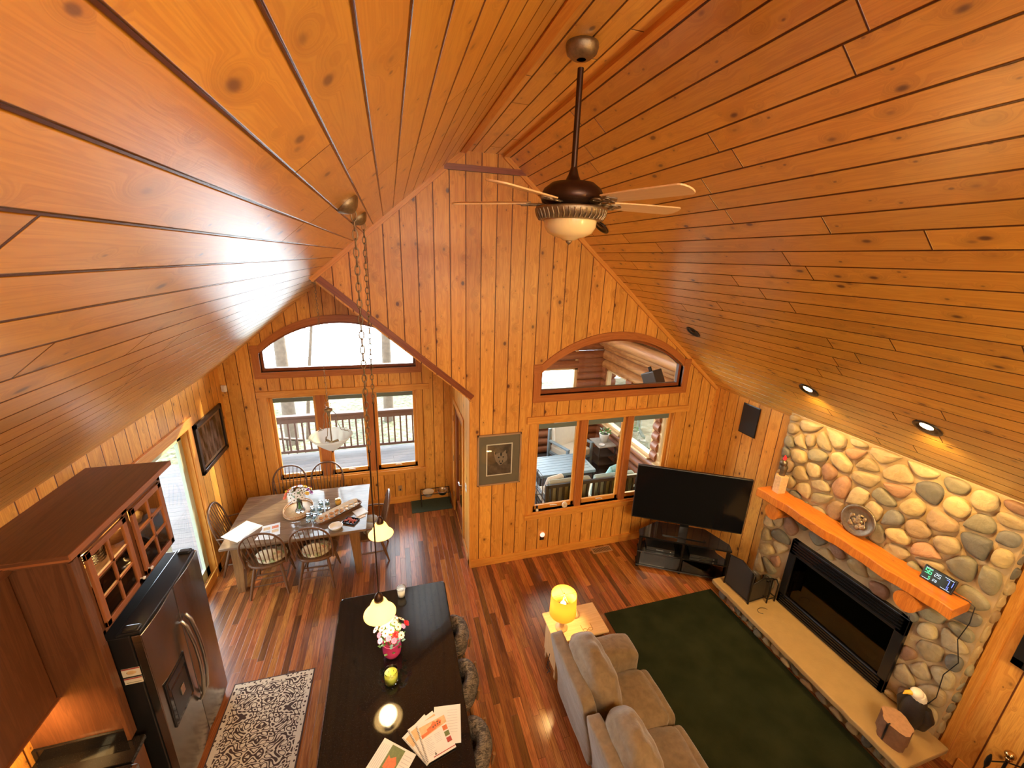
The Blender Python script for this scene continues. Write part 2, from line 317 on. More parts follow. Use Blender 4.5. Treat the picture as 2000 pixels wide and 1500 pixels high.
    t = NT('frosted_bowl'); a = t.n.new('ShaderNodeBsdfTransparent'); b = t.n.new('ShaderNodeBsdfTranslucent'); b.inputs[0].default_value = (.92,.95,.90,1); c = t.n.new('ShaderNodeBsdfDiffuse'); c.inputs[0].default_value = (.90,.93,.88,1)
    m1 = t.n.new('ShaderNodeMixShader'); m1.inputs[0].default_value = .5; t.link(b.outputs[0], m1.inputs[1]); t.link(c.outputs[0], m1.inputs[2]); m2 = t.n.new('ShaderNodeMixShader'); m2.inputs[0].default_value = .62; t.link(a.outputs[0], m2.inputs[1]); t.link(m1.outputs[0], m2.inputs[2]); t.link(m2.outputs[0], t.out.inputs[0]); M['frost'] = t.m
    t = NT('fire_screen_mesh'); M['mesh'] = t.pbr((.030,.024,.018), .6)
special_materials()

# ------------------------------------------------------------------ mesh builder
class MB:
    def __init__(s): s.v = []; s.f = []; s.uv = []; s.mi = []; s.sm = []; s.X = Matrix.Identity(4); s.cur = 0; s.col = None; s.fc = []
    def add(s, vs, fs, uvs=None, smooth=False):
        b = len(s.v); s.v += [s.X @ V(p) for p in vs]
        for i, f in enumerate(fs):
            s.f.append([b+j for j in f]); s.mi.append(s.cur); s.sm.append(smooth); s.fc.append(s.col)
            s.uv.append(uvs[i] if uvs else [(vs[j][0]+vs[j][2], vs[j][1]) for j in f])
        return s
    def box(s, a, b, g=None, uo=0.0):
        (x0,y0,z0),(x1,y1,z1) = a, b
        x0,x1 = min(x0,x1),max(x0,x1); y0,y1 = min(y0,y1),max(y0,y1); z0,z1 = min(z0,z1),max(z0,z1)
        L = (x1-x0, y1-y0, z1-z0)
        if g is None: g = L.index(max(L))
        vs = [(x,y,z) for z in (z0,z1) for y in (y0,y1) for x in (x0,x1)]
        fs = [(0,2,3,1),(4,5,7,6),(0,1,5,4),(2,6,7,3),(0,4,6,2),(1,3,7,5)]
        ax = [(0,1),(0,1),(0,2),(0,2),(1,2),(1,2)]; uvs = []
        for f, (p, q) in zip(fs, ax):
            if q == g: p, q = q, p
            uvs.append([(vs[j][p]+uo, vs[j][q]+uo*.37) for j in f])
        return s.add(vs, fs, uvs)
    def quad(s, p, uvs=None):
        if uvs is None:
            a, b, d = V(p[0]), V(p[1]), V(p[3]); uvs = [(0,0), ((b-a).length,0), ((b-a).length,(d-a).length), (0,(d-a).length)]
        return s.add(p, [tuple(range(len(p)))], [uvs])
    def tube(s, pts, r, n=10, caps=True, closed=False, flat=1.0):
        pts = [V(p) for p in pts]; m = len(pts)
        rs = list(r) if isinstance(r, (list, tuple)) else [r]*m
        vs = []; prev = None; L = [0]
        for i in range(1, m): L.append(L[-1]+(pts[i]-pts[i-1]).length)
        for i, p in enumerate(pts):
            if closed: t = pts[(i+1) % m]-pts[i-1]
            else: t = pts[min(i+1, m-1)]-pts[max(i-1, 0)]
            if t.length < 1e-9: t = V((0,0,1))
            t.normalize()
            if prev is None:
                a = V((0,0,1)) if abs(t.z) < .9 else V((1,0,0)); nx = t.cross(a).normalized()
            else:
                nx = prev-t*prev.dot(t)
                nx = nx.normalized() if nx.length > 1e-6 else t.orthogonal().normalized()
            prev = nx; ny = t.cross(nx)
            for k in range(n):
                an = 2*pi*k/n; vs.append(p+nx*(cos(an)*rs[i])+ny*(sin(an)*rs[i]*flat))
        fs = []; uvs = []
        for i in range(m if closed else m-1):
            j = (i+1) % m; l0 = L[i]; l1 = L[j] if j else L[-1]+.01
            for k in range(n):
                k2 = (k+1) % n; fs.append((i*n+k, i*n+k2, j*n+k2, j*n+k)); a0 = k/n*.2; a1 = (k+1)/n*.2
                uvs.append([(l0,a0),(l0,a1),(l1,a1),(l1,a0)])
        s.add([tuple(q) for q in vs], fs, uvs, True)
        if caps and not closed:
            b = [tuple(q) for q in vs]
            s.add(b[:n], [tuple(range(n-1,-1,-1))]); s.add(b[-n:], [tuple(range(n))])
        return s
    def lathe(s, prof, n=24, c=(0,0,0), sx=1, sy=1, smooth=True, close=False):
        vs = []; c = V(c)
        for (r, z) in prof:
            for k in range(n): a = 2*pi*k/n; vs.append((c.x+r*cos(a)*sx, c.y+r*sin(a)*sy, c.z+z))
        fs = []; uvs = []; L = 0
        for i in range(len(prof)-1):
            dl = hypot(prof[i+1][0]-prof[i][0], prof[i+1][1]-prof[i][1])
            for k in range(n):
                k2 = (k+1) % n; fs.append((i*n+k, i*n+k2, (i+1)*n+k2, (i+1)*n+k))
                a0 = k/n; a1 = (k+1)/n; uvs.append([(a0,L),(a1,L),(a1,L+dl),(a0,L+dl)])
            L += dl
        s.add(vs, fs, uvs, smooth)
        if close:
            m = len(prof); s.add(vs[:n], [tuple(range(n-1,-1,-1))]); s.add(vs[(m-1)*n:], [tuple(range(n))])
        return s
    def ell(s, c, r, n=16, m=10, top=1.0):
        pr = [(max(1e-4, sin(pi*i/m)), -cos(pi*i/m)) for i in range(m+1)]
        X = s.X.copy(); s.X = s.X @ Matrix.Translation(c) @ Matrix.Diagonal((r[0], r[1], r[2], 1)); s.lathe(pr, n); s.X = X; return s
    def prism(s, poly, z0, z1, g=0):   # poly xy, extruded in z
        n = len(poly); vs = [(x,y,z0) for x,y in poly]+[(x,y,z1) for x,y in poly]
        fs = [tuple(range(n-1,-1,-1)), tuple(range(n,2*n))]; uvs = [[(vs[j][g], vs[j][1-g]) for j in f] for f in fs]
        for i in range(n):
            j = (i+1) % n; fs.append((i, j, n+j, n+i)); a = i*.05; uvs.append([(z0,a),(z0,a+.05),(z1,a+.05),(z1,a)])
        return s.add(vs, fs, uvs)
    def at(s, loc, rz=0, rx=0, ry=0): s.X = Matrix.Translation(loc) @ Matrix.Rotation(rz,4,'Z') @ Matrix.Rotation(ry,4,'Y') @ Matrix.Rotation(rx,4,'X'); return s
    def build(s, name, mat, parent=None, bev=0, sub=0, world=False, flat=False):
        me = bpy.data.meshes.new(name); off = V(parent.location) if (parent is not None and world) else V((0,0,0))
        if world and parent is not None and parent.parent is not None: off = off+V(parent.parent.location)
        me.from_pydata([tuple(p-off) for p in s.v], [], s.f)
        ul = me.uv_layers.new(name='UVMap'); k = 0
        for fi, f in enumerate(s.f):
            for q in s.uv[fi]: ul.data[k].uv = q; k += 1
        mats = mat if isinstance(mat, (list, tuple)) else [mat]
        for m in mats: me.materials.append(m)
        for i, p in enumerate(me.polygons): p.material_index = s.mi[i]; p.use_smooth = s.sm[i] and not flat
        if any(c is not None for c in s.fc):
            ca = me.color_attributes.new('Col', 'FLOAT_COLOR', 'CORNER'); k = 0
            for fi, f in enumerate(s.f):
                for _ in f: ca.data[k].color = (*(s.fc[fi] or (.5,.4,.3)), 1); k += 1
        me.validate(); me.update()
        o = bpy.data.objects.new(name, me); C.objects.link(o)
        if parent is not None: o.parent = parent
        if bev:
            b = o.modifiers.new('b', 'BEVEL'); b.width = bev; b.segments = 2; b.limit_method = 'ANGLE'; b.angle_limit = rad(40)
        if sub:
            b = o.modifiers.new('s', 'SUBSURF'); b.levels = b.render_levels = sub
        return o
def tag(o, label=None, cat=None, group=None, kind=None):
    if label: o['label'] = label
    if cat: o['category'] = cat
    if group: o['group'] = group
    if kind: o['kind'] = kind
    return o
def thing(name, label, cat, loc=(0,0,0), rz=0, group=None):
    o = bpy.data.objects.new(name, None); C.objects.link(o); o.location = loc; o.rotation_euler = (0,0,rz); o.empty_display_size = .1
    return tag(o, label, cat, group)
def copy_tree(o, parent=None, label=None, loc=None, rz=None, group=None, kids=None):
    kids = kids if kids is not None else KIDS()
    c = o.copy(); C.objects.link(c); c.parent = parent
    for ch in kids.get(o, []): copy_tree(ch, c, kids=kids)
    if label: c['label'] = label
    if group: c['group'] = group
    if loc is not None: c.location = loc
    if rz is not None: c.rotation_euler = (0,0,rz)
    return c
def KIDS():
    d = {}
    for o in bpy.data.objects:
        if o.parent: d.setdefault(o.parent, []).append(o)
    return d
def struct(name, mb, mat, parent=None, **k):
    o = mb.build(name, mat, parent, **k)
    if parent is None: o['kind'] = 'structure'
    return o
def sgroup(name, loc=(0,0,0)):
    o = bpy.data.objects.new(name, None); C.objects.link(o); o.location = loc; o['kind'] = 'structure'; o.empty_display_size = .1; return o

def panel(mb, outer, holes, P, t, uvf):
    """flat wall in (a,b) coordinates with holes; P(a,b,d) -> xyz, thickness t"""
    pts = []; edges = []; loops = [outer]+holes
    for lp in loops:
        b = len(pts); pts += [V(q) for q in lp]; edges += [(b+i, b+(i+1) % len(lp)) for i in range(len(lp))]
    r = delaunay_2d_cdt(pts, edges, [], 1, 1e-6); vs, fs = r[0], r[2]
    def inside(p, lp):
        c = False
        for i in range(len(lp)):
            (x1,y1),(x2,y2) = lp[i], lp[(i+1) % len(lp)]
            if (y1 > p[1]) != (y2 > p[1]) and p[0] < (x2-x1)*(p[1]-y1)/(y2-y1)+x1: c = not c
        return c
    keep = []
    for f in fs:
        c = sum((vs[i] for i in f), V((0,0)))/len(f)
        if inside(c, outer) and not any(inside(c, h) for h in holes): keep.append(f)
    for d, rev in ((0, False), (t, True)):
        mb.add([P(q[0], q[1], d) for q in vs], [tuple(reversed(f)) if rev else tuple(f) for f in keep], [[uvf(*vs[i]) for i in (reversed(f) if rev else f)] for f in keep])
    for lp in loops:
        for i in range(len(lp)):
            a, b = lp[i], lp[(i+1) % len(lp)]
            mb.add([P(*a,0), P(*b,0), P(*b,t), P(*a,t)], [(0,1,2,3)], [[(*uvf(*a),), (*uvf(*b),), (uvf(*b)[0], uvf(*b)[1]), (uvf(*a)[0], uvf(*a)[1])]])
    return mb

# ------------------------------------------------------------------ room dimensions
XL, XR, Y1, Y2, YB = -2.56, 4.81, 4.92, 6.88, -4.6
XN = .92                                     # wall between nook and porch
ZL = lambda x: 5.50+.83*(x-.82)              # left slope
ZR = lambda x: 5.50-.834*(x-1.32)            # right slope
NA = (-.83, ZL(-.83)); ZN = 2.62             # nook ridge, nook right eave
ZNR = lambda x: NA[1]+(ZN-NA[1])*(x-NA[0])/(XN-NA[0])
def arc(x0, x1, zb, zs, za, n=24):           # window opening with a segmental arch
    w = (x1-x0)/2; h = za-zs; R = (w*w+h*h)/(2*h); cz = za-R; cx = (x0+x1)/2; a0 = math.asin(w/R)
    return [(x0, zb), (x1, zb)]+[(cx+R*sin(a0-2*a0*i/n), cz+R*cos(a0-2*a0*i/n)) for i in range(n+1)]
T = .16
W1 = dict(x0=1.84, x1=4.10, z0=.80, z1=2.23); A1 = arc(1.87, 4.12, 2.64, 2.95, 3.39)
W2 = dict(x0=-1.96, x1=.33, z0=.72, z1=2.19); A2 = arc(-1.98, .34, 2.60, 2.90, 3.38)
rect = lambda w: [(w['x0'],w['z0']),(w['x1'],w['z0']),(w['x1'],w['z1']),(w['x0'],w['z1'])]
def build_shell():
    wall = M['wall']
    mb = MB(); outer = [(XN,0),(XR,0),(XR,ZR(XR)),(1.32,5.5),(.82,5.5),NA,(XN,ZN)]
    panel(mb, outer, [rect(W1), A1], lambda a,b,d: (a, Y1+d, b), T, lambda a,b: (b, a+.05))
    struct('wall_front', mb, wall)
    mb = MB(); outer = [(XL,0),(XN,0),(XN,ZN),NA,(XL,ZL(XL))]
    panel(mb, outer, [rect(W2), A2], lambda a,b,d: (a, Y2+d, b), T, lambda a,b: (b, a+.11))
    struct('wall_dining', mb, wall)
    mb = MB(); outer = [(YB,0),(Y2,0),(Y2,ZL(XL)),(YB,ZL(XL))]
    panel(mb, outer, [[(3.92,.04),(5.66,.04),(5.66,2.22),(3.92,2.22)], [(-3.4,3.0-2.0),(-1.6,1.0),(-1.6,2.2),(-3.4,2.2)]], lambda a,b,d: (XL-d, a, b), T, lambda a,b: (b, a))
    struct('wall_left', mb, wall)
    mb = MB(); outer = [(YB,0),(Y1,0),(Y1,ZR(XR)),(YB,ZR(XR))]
    panel(mb, outer, [], lambda a,b,d: (XR+d, a, b), T, lambda a,b: (b, a+.07)); struct('wall_right', mb, wall)
    mb = MB(); outer = [(Y1+T,0),(Y2,0),(Y2,ZN),(Y1+T,ZN)]
    panel(mb, outer, [[(5.53,.02),(6.40,.02),(6.40,2.06),(5.53,2.06)]], lambda a,b,d: (XN+d, a, b), T, lambda a,b: (b, a)); struct('wall_nook', mb, wall)
    mb = MB(); outer = [(XL,0),(XR,0),(XR,ZR(XR)),(1.32,5.5),(.82,5.5),(XL,ZL(XL))]
    panel(mb, outer, [[(-.9,3.4),(3.0,3.4),(3.0,4.2),(1.9,4.9),(.2,4.9),(-.9,4.0)]], lambda a,b,d: (a, YB-d, b), T, lambda a,b: (b, a)); struct('wall_rear', mb, wall)  # gable opening is unseen, added so sky light from behind fills the room
    # ceilings
    mb = MB(); k = sqrt(1+.83**2); t = .12
    def slope(mb, x0, x1, y0, y1, Z, uo=0):
        z0, z1 = Z(x0), Z(x1); L = hypot(x1-x0, z1-z0)
        vs = [(x0,y0,z0),(x1,y0,z1),(x1,y1,z1),(x0,y1,z0),(x0,y0,z0+t),(x1,y0,z1+t),(x1,y1,z1+t),(x0,y1,z0+t)]
        fs = [(0,3,2,1),(4,5,6,7),(0,1,5,4),(1,2,6,5),(2,3,7,6),(3,0,4,7)]
        w = lambda j: (vs[j][1], uo+(0 if j in (0,3,4,7) else L)); mb.add(vs, fs, [[w(j) for j in f] for f in fs])
    slope(mb, XL, .82, YB, Y1, ZL, .02); slope(mb, XL, NA[0], Y1, Y2, ZL, .02); struct('ceiling', mb, M['ceil'])
    mb = MB(); slope(mb, XR, 1.32, YB, Y1, ZR, .04); struct('ceiling', mb, M['ceil'])
    mb = MB(); slope(mb, .82, 1.32, YB, Y1, lambda x: 5.5, .03); struct('ceiling', mb, M['ceil'])
    mb = MB(); slope(mb, XN, NA[0], Y1+T, Y2, ZNR, .01); struct('ceiling', mb, M['ceil'])
    # floors
    mb = MB(); mb.box((XL-.2, YB-.2, -.08), (XR+.2, Y1+T, 0), g=1); mb.box((XL-.2, Y1+T, -.08), (XN+T, Y2+T, 0), g=1); struct('floor', mb, M['floor'])
    mb = MB(); mb.box((XL, YB, 2.68), (XR, -.55, 2.82), g=1); struct('floor', mb, M['floor'])
    # trims
    tm = M['trim']
    def bar(name, pts, wdt, th, mat=tm):      # strips on a vertical y-plane: pts (x,z) centre line, flush below y
        pass
    mb = MB()                                   # casing along the nook gable opening, living side
    def strip(mb, a, b, w, y, th=.02, side=-1):
        d = (V(b)-V(a)); L = d.length; d.normalize(); n = V((-d.y, d.x))*side
        p = [V(a), V(b), V(b)+n*w, V(a)+n*w]
        vs = [(q.x, y, q.y) for q in p]+[(q.x, y-th, q.y) for q in p]
        fs = [(0,1,2,3),(7,6,5,4),(0,4,5,1),(1,5,6,2),(2,6,7,3),(3,7,4,0)]
        uu = [(0,0),(L,0),(L,w),(0,w)]*2; mb.add(vs, fs, [[uu[j] for j in f] for f in fs])
    strip(mb, (NA[0]+.06, NA[1]-.02), (XN, ZN+.02), .07, Y1, .02, 1); struct('trim_1', mb, M['trimdark'])
    mb = MB(); strip(mb, (.62,5.30), (1.55,5.30), .06, Y1, .035, 1); struct('trim_2', mb, M['trimdark'])
    mb = MB(); strip(mb, (1.32,5.5), (XR,ZR(XR)), .05, Y1, .03, -1); struct('trim_3', mb, tm)
    mb = MB(); strip(mb, (NA[0],NA[1]), (.82,5.5), .05, Y1, .03, -1); struct('trim_4', mb, tm)
    mb = MB(); mb.box((.80,YB,5.47),(.86,Y1,5.50)); struct('trim_5', mb, tm); mb = MB(); mb.box((1.28,YB,5.47),(1.34,Y1,5.50)); struct('trim_6', mb, tm)
    mb = MB(); mb.box((XN-.015,Y1-.015,0),(XN+.01,Y1+.0,ZN)); mb.box((XN-.02,Y1,.0),(XN,Y1+.10,ZN)); struct('trim_7', mb, tm)
    mb = MB(); mb.box((XR-.03,1.36,0),(XR,1.43,ZR(XR)),g=2); struct('trim_8', mb, tm)
    # baseboards
    for nm, a, b in [('baseboard_front',(XN,Y1-.02,0),(XR,Y1,.13)), ('baseboard_dining',(XL,Y2-.02,0),(XN,Y2,.13)), ('baseboard_left',(XL,3.95,0),(XL+.02,Y2,.13)),
                     ('baseboard_right',(XR-.02,YB,0),(XR,1.3,.13)), ('baseboard_right',(XR-.02,3.62,0),(XR,Y1,.13)), ('baseboard_nook',(XN-.02,Y1,0),(XN,5.42,.13)), ('baseboard_nook',(XN-.02,6.50,0),(XN,Y2,.13))]:
        mb = MB(); mb.box(a, b); struct(nm, mb, tm, bev=.004)
build_shell()

def window(name, w, y, arch=None, mull=(), sashes=(), hdr=True, crank=None):
    """casements / arch in a wall plane y, things of the setting"""
    g = sgroup(name); tm = M['trim']
    if arch is None:
        x0,x1,z0,z1 = w['x0'],w['x1'],w['z0'],w['z1']
        mb = MB()
        mb.box((x0-.10,y-.022,z0-.02),(x0,y,z1),g=2); mb.box((x1,y-.022,z0-.02),(x1+.10,y,z1),g=2)
        mb.box((x0-.14,y-.030,z1),(x1+.22,y,z1+.10),g=0); mb.box((x0-.12,y-.05,z0-.10),(x1+.12,y,z0-.02),g=0)
        mb.build('casing', tm, g, bev=.004)
        mb = MB(); mb.box((x0,y-.02,z0-.03),(x1,y+.10,z0)); mb.box((x0,y,z0),(x0+.015,y+.10,z1),g=2); mb.box((x1-.015,y,z0),(x1,y+.10,z1),g=2); mb.box((x0,y,z1-.015),(x1,y+.10,z1)); mb.build('jamb', tm, g)
        mb = MB()
        for m0, m1 in mull: mb.box((m0,y-.005,z0),(m1,y+.10,z1),g=2)
        mb.build('mullion', M['trimmid'], g, bev=.003)
        for a, b in sashes:
            mb = MB(); s = .045
            mb.box((a,y+.055,z0),(a+s,y+.095,z1),g=2); mb.box((b-s,y+.055,z0),(b,y+.095,z1),g=2); mb.box((a,y+.055,z0),(b,y+.095,z0+s+.02)); mb.box((a,y+.055,z1-s),(b,y+.095,z1))
            so = mb.build('sash', tm, g, bev=.003)
            mb = MB(); mb.quad([(a+s,y+.075,z0+s),(b-s,y+.075,z0+s),(b-s,y+.075,z1-s),(a+s,y+.075,z1-s)]); mb.build('pane', M['glass'], so)
            mb = MB(); mb.box((a+s,y+.05,z1-s-.07),(b-s,y+.055,z1-s)); mb.build('rolled_shade', M['bandgreen'], so)
            mb = MB(); mb.tube([((a+b)/2-.05,y+.045,z0+.05),((a+b)/2+.02,y+.035,z0+.055),((a+b)/2+.06,y+.03,z0+.045)],.008,6); mb.build('crank_handle', M['white'], so)
    else:
        A = arch; n = len(A)
        cx = sum(p[0] for p in A[:2])/2
        def ring(mb, inner, outer, y0, y1):
            m = len(inner)
            for i in range(m):
                j = (i+1) % m; a,b,c,d = inner[i],inner[j],outer[j],outer[i]; L = hypot(b[0]-a[0], b[1]-a[1]); u = i*.11
                vs = [(a[0],y0,a[1]),(b[0],y0,b[1]),(c[0],y0,c[1]),(d[0],y0,d[1]),(a[0],y1,a[1]),(b[0],y1,b[1]),(c[0],y1,c[1]),(d[0],y1,d[1])]
                uu = [(u,0),(u+L,0),(u+L,.1),(u,.1)]*2
                fs = [(0,1,2,3),(7,6,5,4),(0,4,5,1),(2,6,7,3)]; mb.add(vs, fs, [[uu[k] for k in f] for f in fs])
        x0, x1, zb = A[0][0], A[1][0], A[0][1]; za = max(p[1] for p in A); zs = A[2][1]
        O = arc(x0-.10, x1+.10, zb-.10, zs+.02, za+.10, n-3); I = A
        mb = MB(); ring(mb, I, O, y, y-.025)
        mb.box((x0-.11,y-.032,zs+.0),(x0+.01,y,zs+.12),g=0); mb.box((x1-.01,y-.032,zs+.0),(x1+.11,y,zs+.12),g=0)
        mb.build('casing', M['trimmid'], g)
        mb = MB(); inn = arc(x0+.04, x1-.04, zb+.05, zs+.02, za-.04, n-3); ring(mb, inn, I, y+.045, y+.10); mb.build('window_frame', M['trimdark'], g)
        mb = MB()
        for i in range(n):
            a, b = A[i], A[(i+1) % n]; mb.quad([(a[0],y,a[1]),(b[0],y,b[1]),(b[0],y+.12,b[1]),(a[0],y+.12,a[1])])
        mb.build('jamb', M['trim'], g)
        mb = MB(); mb.add([(p[0],y+.075,p[1]) for p in inn], [tuple(range(len(inn)))]); mb.build('pane', M['glass'], g)
    return g
window('window_1', W1, Y1, mull=((2.53,2.63),(3.29,3.39)), sashes=((1.86,2.53),(2.63,3.29),(3.39,4.085)))
window('window_2', None, Y1, arch=A1)
window('window_3', W2, Y2, mull=((-1.27,-1.13),(-.51,-.37)), sashes=((-1.945,-1.27),(-1.13,-.51),(-.37,.315)))
window('window_4', None, Y2, arch=A2)
def doors():
    g = sgroup('door_1')                        # patio slider in the left wall
    x = XL; mb = MB(); y0, y1, z1 = 3.92, 5.66, 2.22
    mb.box((x,y0-.10,0),(x+.02,y0,z1)); mb.box((x,y1,0),(x+.02,y1+.10,z1),g=2); mb.box((x,y0-.14,z1),(x+.03,y1+.14,z1+.12),g=1); mb.build('casing', M['trim'], g, bev=.004)
    mb = MB(); mb.box((x-.13,y1-.012,.04),(x,y1,z1),g=2); mb.box((x-.13,y0,.04),(x,y0+.012,z1),g=2); mb.box((x-.13,y0,z1-.012),(x,y1,z1),g=1); mb.build('jamb', M['trim'], g)
    for k, (a, b, dx) in enumerate(((y0+.02,4.86,.05), (4.78,y1-.02,.09))):
        mb = MB(); s = .10; q = x-dx
        mb.box((q-.02,a,.05),(q+.02,a+s,z1-.02),g=2); mb.box((q-.02,b-s,.05),(q+.02,b,z1-.02),g=2); mb.box((q-.02,a,.05),(q+.02,b,.20),g=1); mb.box((q-.02,a,z1-.12),(q+.02,b,z1-.02),g=1)
        so = mb.build('sliding_sash', M['vinyl'], g, bev=.003)
        mb = MB(); mb.quad([(q,a+s,.2),(q,b-s,.2),(q,b-s,z1-.12),(q,a+s,z1-.12)]); mb.build('pane', M['glass'], so)
    g = sgroup('door_2')                        # glazed porch door in the nook
    x = XN; y0, y1, z1 = 5.53, 6.40, 2.06; mb = MB()
    mb.box((x-.02,y0-.09,0),(x,y0,z1+.09),g=2); mb.box((x-.02,y1,0),(x,y1+.09,z1+.09),g=2); mb.box((x-.02,y0,z1),(x,y1,z1+.09),g=1); mb.build('casing', M['trim'], g, bev=.004)
    mb = MB(); s = .12; a, b, q = y0+.015, y1-.015, x+.03
    mb.box((q-.02,a,.03),(q+.02,a+s,z1-.01),g=2); mb.box((q-.02,b-s,.03),(q+.02,b,z1-.01),g=2); mb.box((q-.02,a,.03),(q+.02,b,.28),g=1); mb.box((q-.02,a,z1-.13),(q+.02,b,z1-.01),g=1)
    mb.build('door_frame', M['trimdark'], g, bev=.003)
    mb = MB(); mb.quad([(q,a+s,.28),(q,b-s,.28),(q,b-s,z1-.13),(q,a+s,z1-.13)]); mb.build('pane', M['glass'], g)
    mb = MB(); mb.box((q-.03,a+.03,.86),(q-.02,a+.08,1.10)); mb.tube([(q-.03,a+.055,.98),(q-.075,a+.055,.98),(q-.075,a+.16,.98)],.011,8); mb.build('door_handle', M['steelnob'], g)
    for z in (.35,1.05,1.8):
        mb = MB(); mb.box((x-.026,y1-.01,z-.05),(x-.018,y1+.02,z+.05)); mb.build('hinge', M['steelnob'], g)
doors()

# ------------------------------------------------------------------ fireplace on the right wall
def clip(poly, p, q):
    """keep the part of poly nearer p than q"""
    mx, my = (p[0]+q[0])/2, (p[1]+q[1])/2; nx, ny = q[0]-p[0], q[1]-p[1]; out = []
    for i in range(len(poly)):
        a, b = poly[i], poly[(i+1) % len(poly)]
        da = (a[0]-mx)*nx+(a[1]-my)*ny; db = (b[0]-mx)*nx+(b[1]-my)*ny
        if da <= 0: out.append(a)
        if da*db < 0: t = da/(da-db); out.append((a[0]+(b[0]-a[0])*t, a[1]+(b[1]-a[1])*t))
    return out
STONECOL = [(.50,.38,.19),(.55,.41,.18),(.46,.34,.17),(.28,.25,.16),(.18,.17,.135),(.36,.24,.12),(.40,.22,.115),(.58,.45,.24),(.33,.29,.17),(.50,.40,.21),(.24,.22,.15),(.42,.31,.15)]
_OLD = [(.50,.38,.22),(.56,.44,.26),(.42,.33,.21),(.30,.26,.20),(.22,.21,.18),(.46,.26,.15),(.40,.21,.14),(.60,.47,.28),(.35,.31,.20),(.52,.42,.26),(.26,.23,.17),(.48,.34,.18)]
def stones(mb, x0, x1, z0, z1, n, P, rng, hole=None, depth=.045, lloyd=3, asp=1.0):
    pts = []
    tries = 0
    while len(pts) < n and tries < 9000:
        tries += 1; p = (rng.uniform(x0, x1), rng.uniform(z0, z1)); dmin = .085+.17*rng.random()**1.5
        if all(hypot((p[0]-q[0])*asp, p[1]-q[1]) > dmin for q in pts): pts.append(p)
    def cells():
        out = []
        for p in pts:
            poly = [(x0,z0),(x1,z0),(x1,z1),(x0,z1)]
            for q in sorted(pts, key=lambda q: hypot(q[0]-p[0], q[1]-p[1]))[1:22]: poly = clip(poly, p, q)
            out.append(poly)
        return out
    for _ in range(lloyd-2):
        cs = cells(); pts = [(p[0]*.5+.5*sum(a[0] for a in c)/len(c), p[1]*.5+.5*sum(a[1] for a in c)/len(c)) for p, c in zip(pts, cs)]
    for c in cells():
        if len(c) < 3: continue
        cx = sum(a[0] for a in c)/len(c); cz = sum(a[1] for a in c)/len(c)
        if hole and hole[0]-.03 < cx < hole[1]+.03 and hole[2]-.03 < cz < hole[3]+.03: continue
        for _ in range(3):
            c = [q for i in range(len(c)) for a, b in [(c[i], c[(i+1) % len(c)])] for q in ((a[0]*.75+b[0]*.25, a[1]*.75+b[1]*.25), (a[0]*.25+b[0]*.75, a[1]*.25+b[1]*.75))]
            if len(c) > 40: break
        if hole:
            c = [(min(max(a[0], x0), x1), a[1]) for a in c]
            def out(a):
                if hole[0] < a[0] < hole[1] and hole[2] < a[1] < hole[3]:
                    ds = [(a[0]-hole[0], (hole[0], a[1])), (hole[1]-a[0], (hole[1], a[1])), (hole[3]-a[1], (a[0], hole[3]))]; return min(ds)[1]
                return a
            c = [out(a) for a in c]
        R = min(hypot(a[0]-cx, a[1]-cz) for a in c); shr = 1-.010/max(R, .03); dp = depth*(.6+.7*rng.random())*min(1, R/.055)
        tilt = (rng.uniform(-.25,.25), rng.uniform(-.25,.25)); col = rng.choice(STONECOL); f = rng.uniform(.62,.95); mb.col = tuple(k*f for k in col)
        rings = [(1.0,0),(.985,.42),(.90,.78),(.70,.96),(.38,1.04)]; vs = []; m = len(c)
        for s_, h in rings:
            for a in c:
                dx, dz = (a[0]-cx)*s_*shr, (a[1]-cz)*s_*shr
                hh = dp*h*(1+tilt[0]*dx/R+tilt[1]*dz/R)+.006*mnoise.noise(V((a[0]*9, a[1]*9, s_*3)))*h; vs.append(P(cx+dx, cz+dz, max(hh, -.004)))
        vs.append(P(cx, cz, dp*1.05)); fs = []
        for k in range(len(rings)-1):
            for i in range(m): j = (i+1) % m; fs.append((k*m+i, k*m+j, (k+1)*m+j, (k+1)*m+i))
        for i in range(m): fs.append(((len(rings)-1)*m+i, (len(rings)-1)*m+(i+1) % m, len(vs)-1))
        mb.add(vs, fs, None, True)
    mb.col = None
FX = 4.65
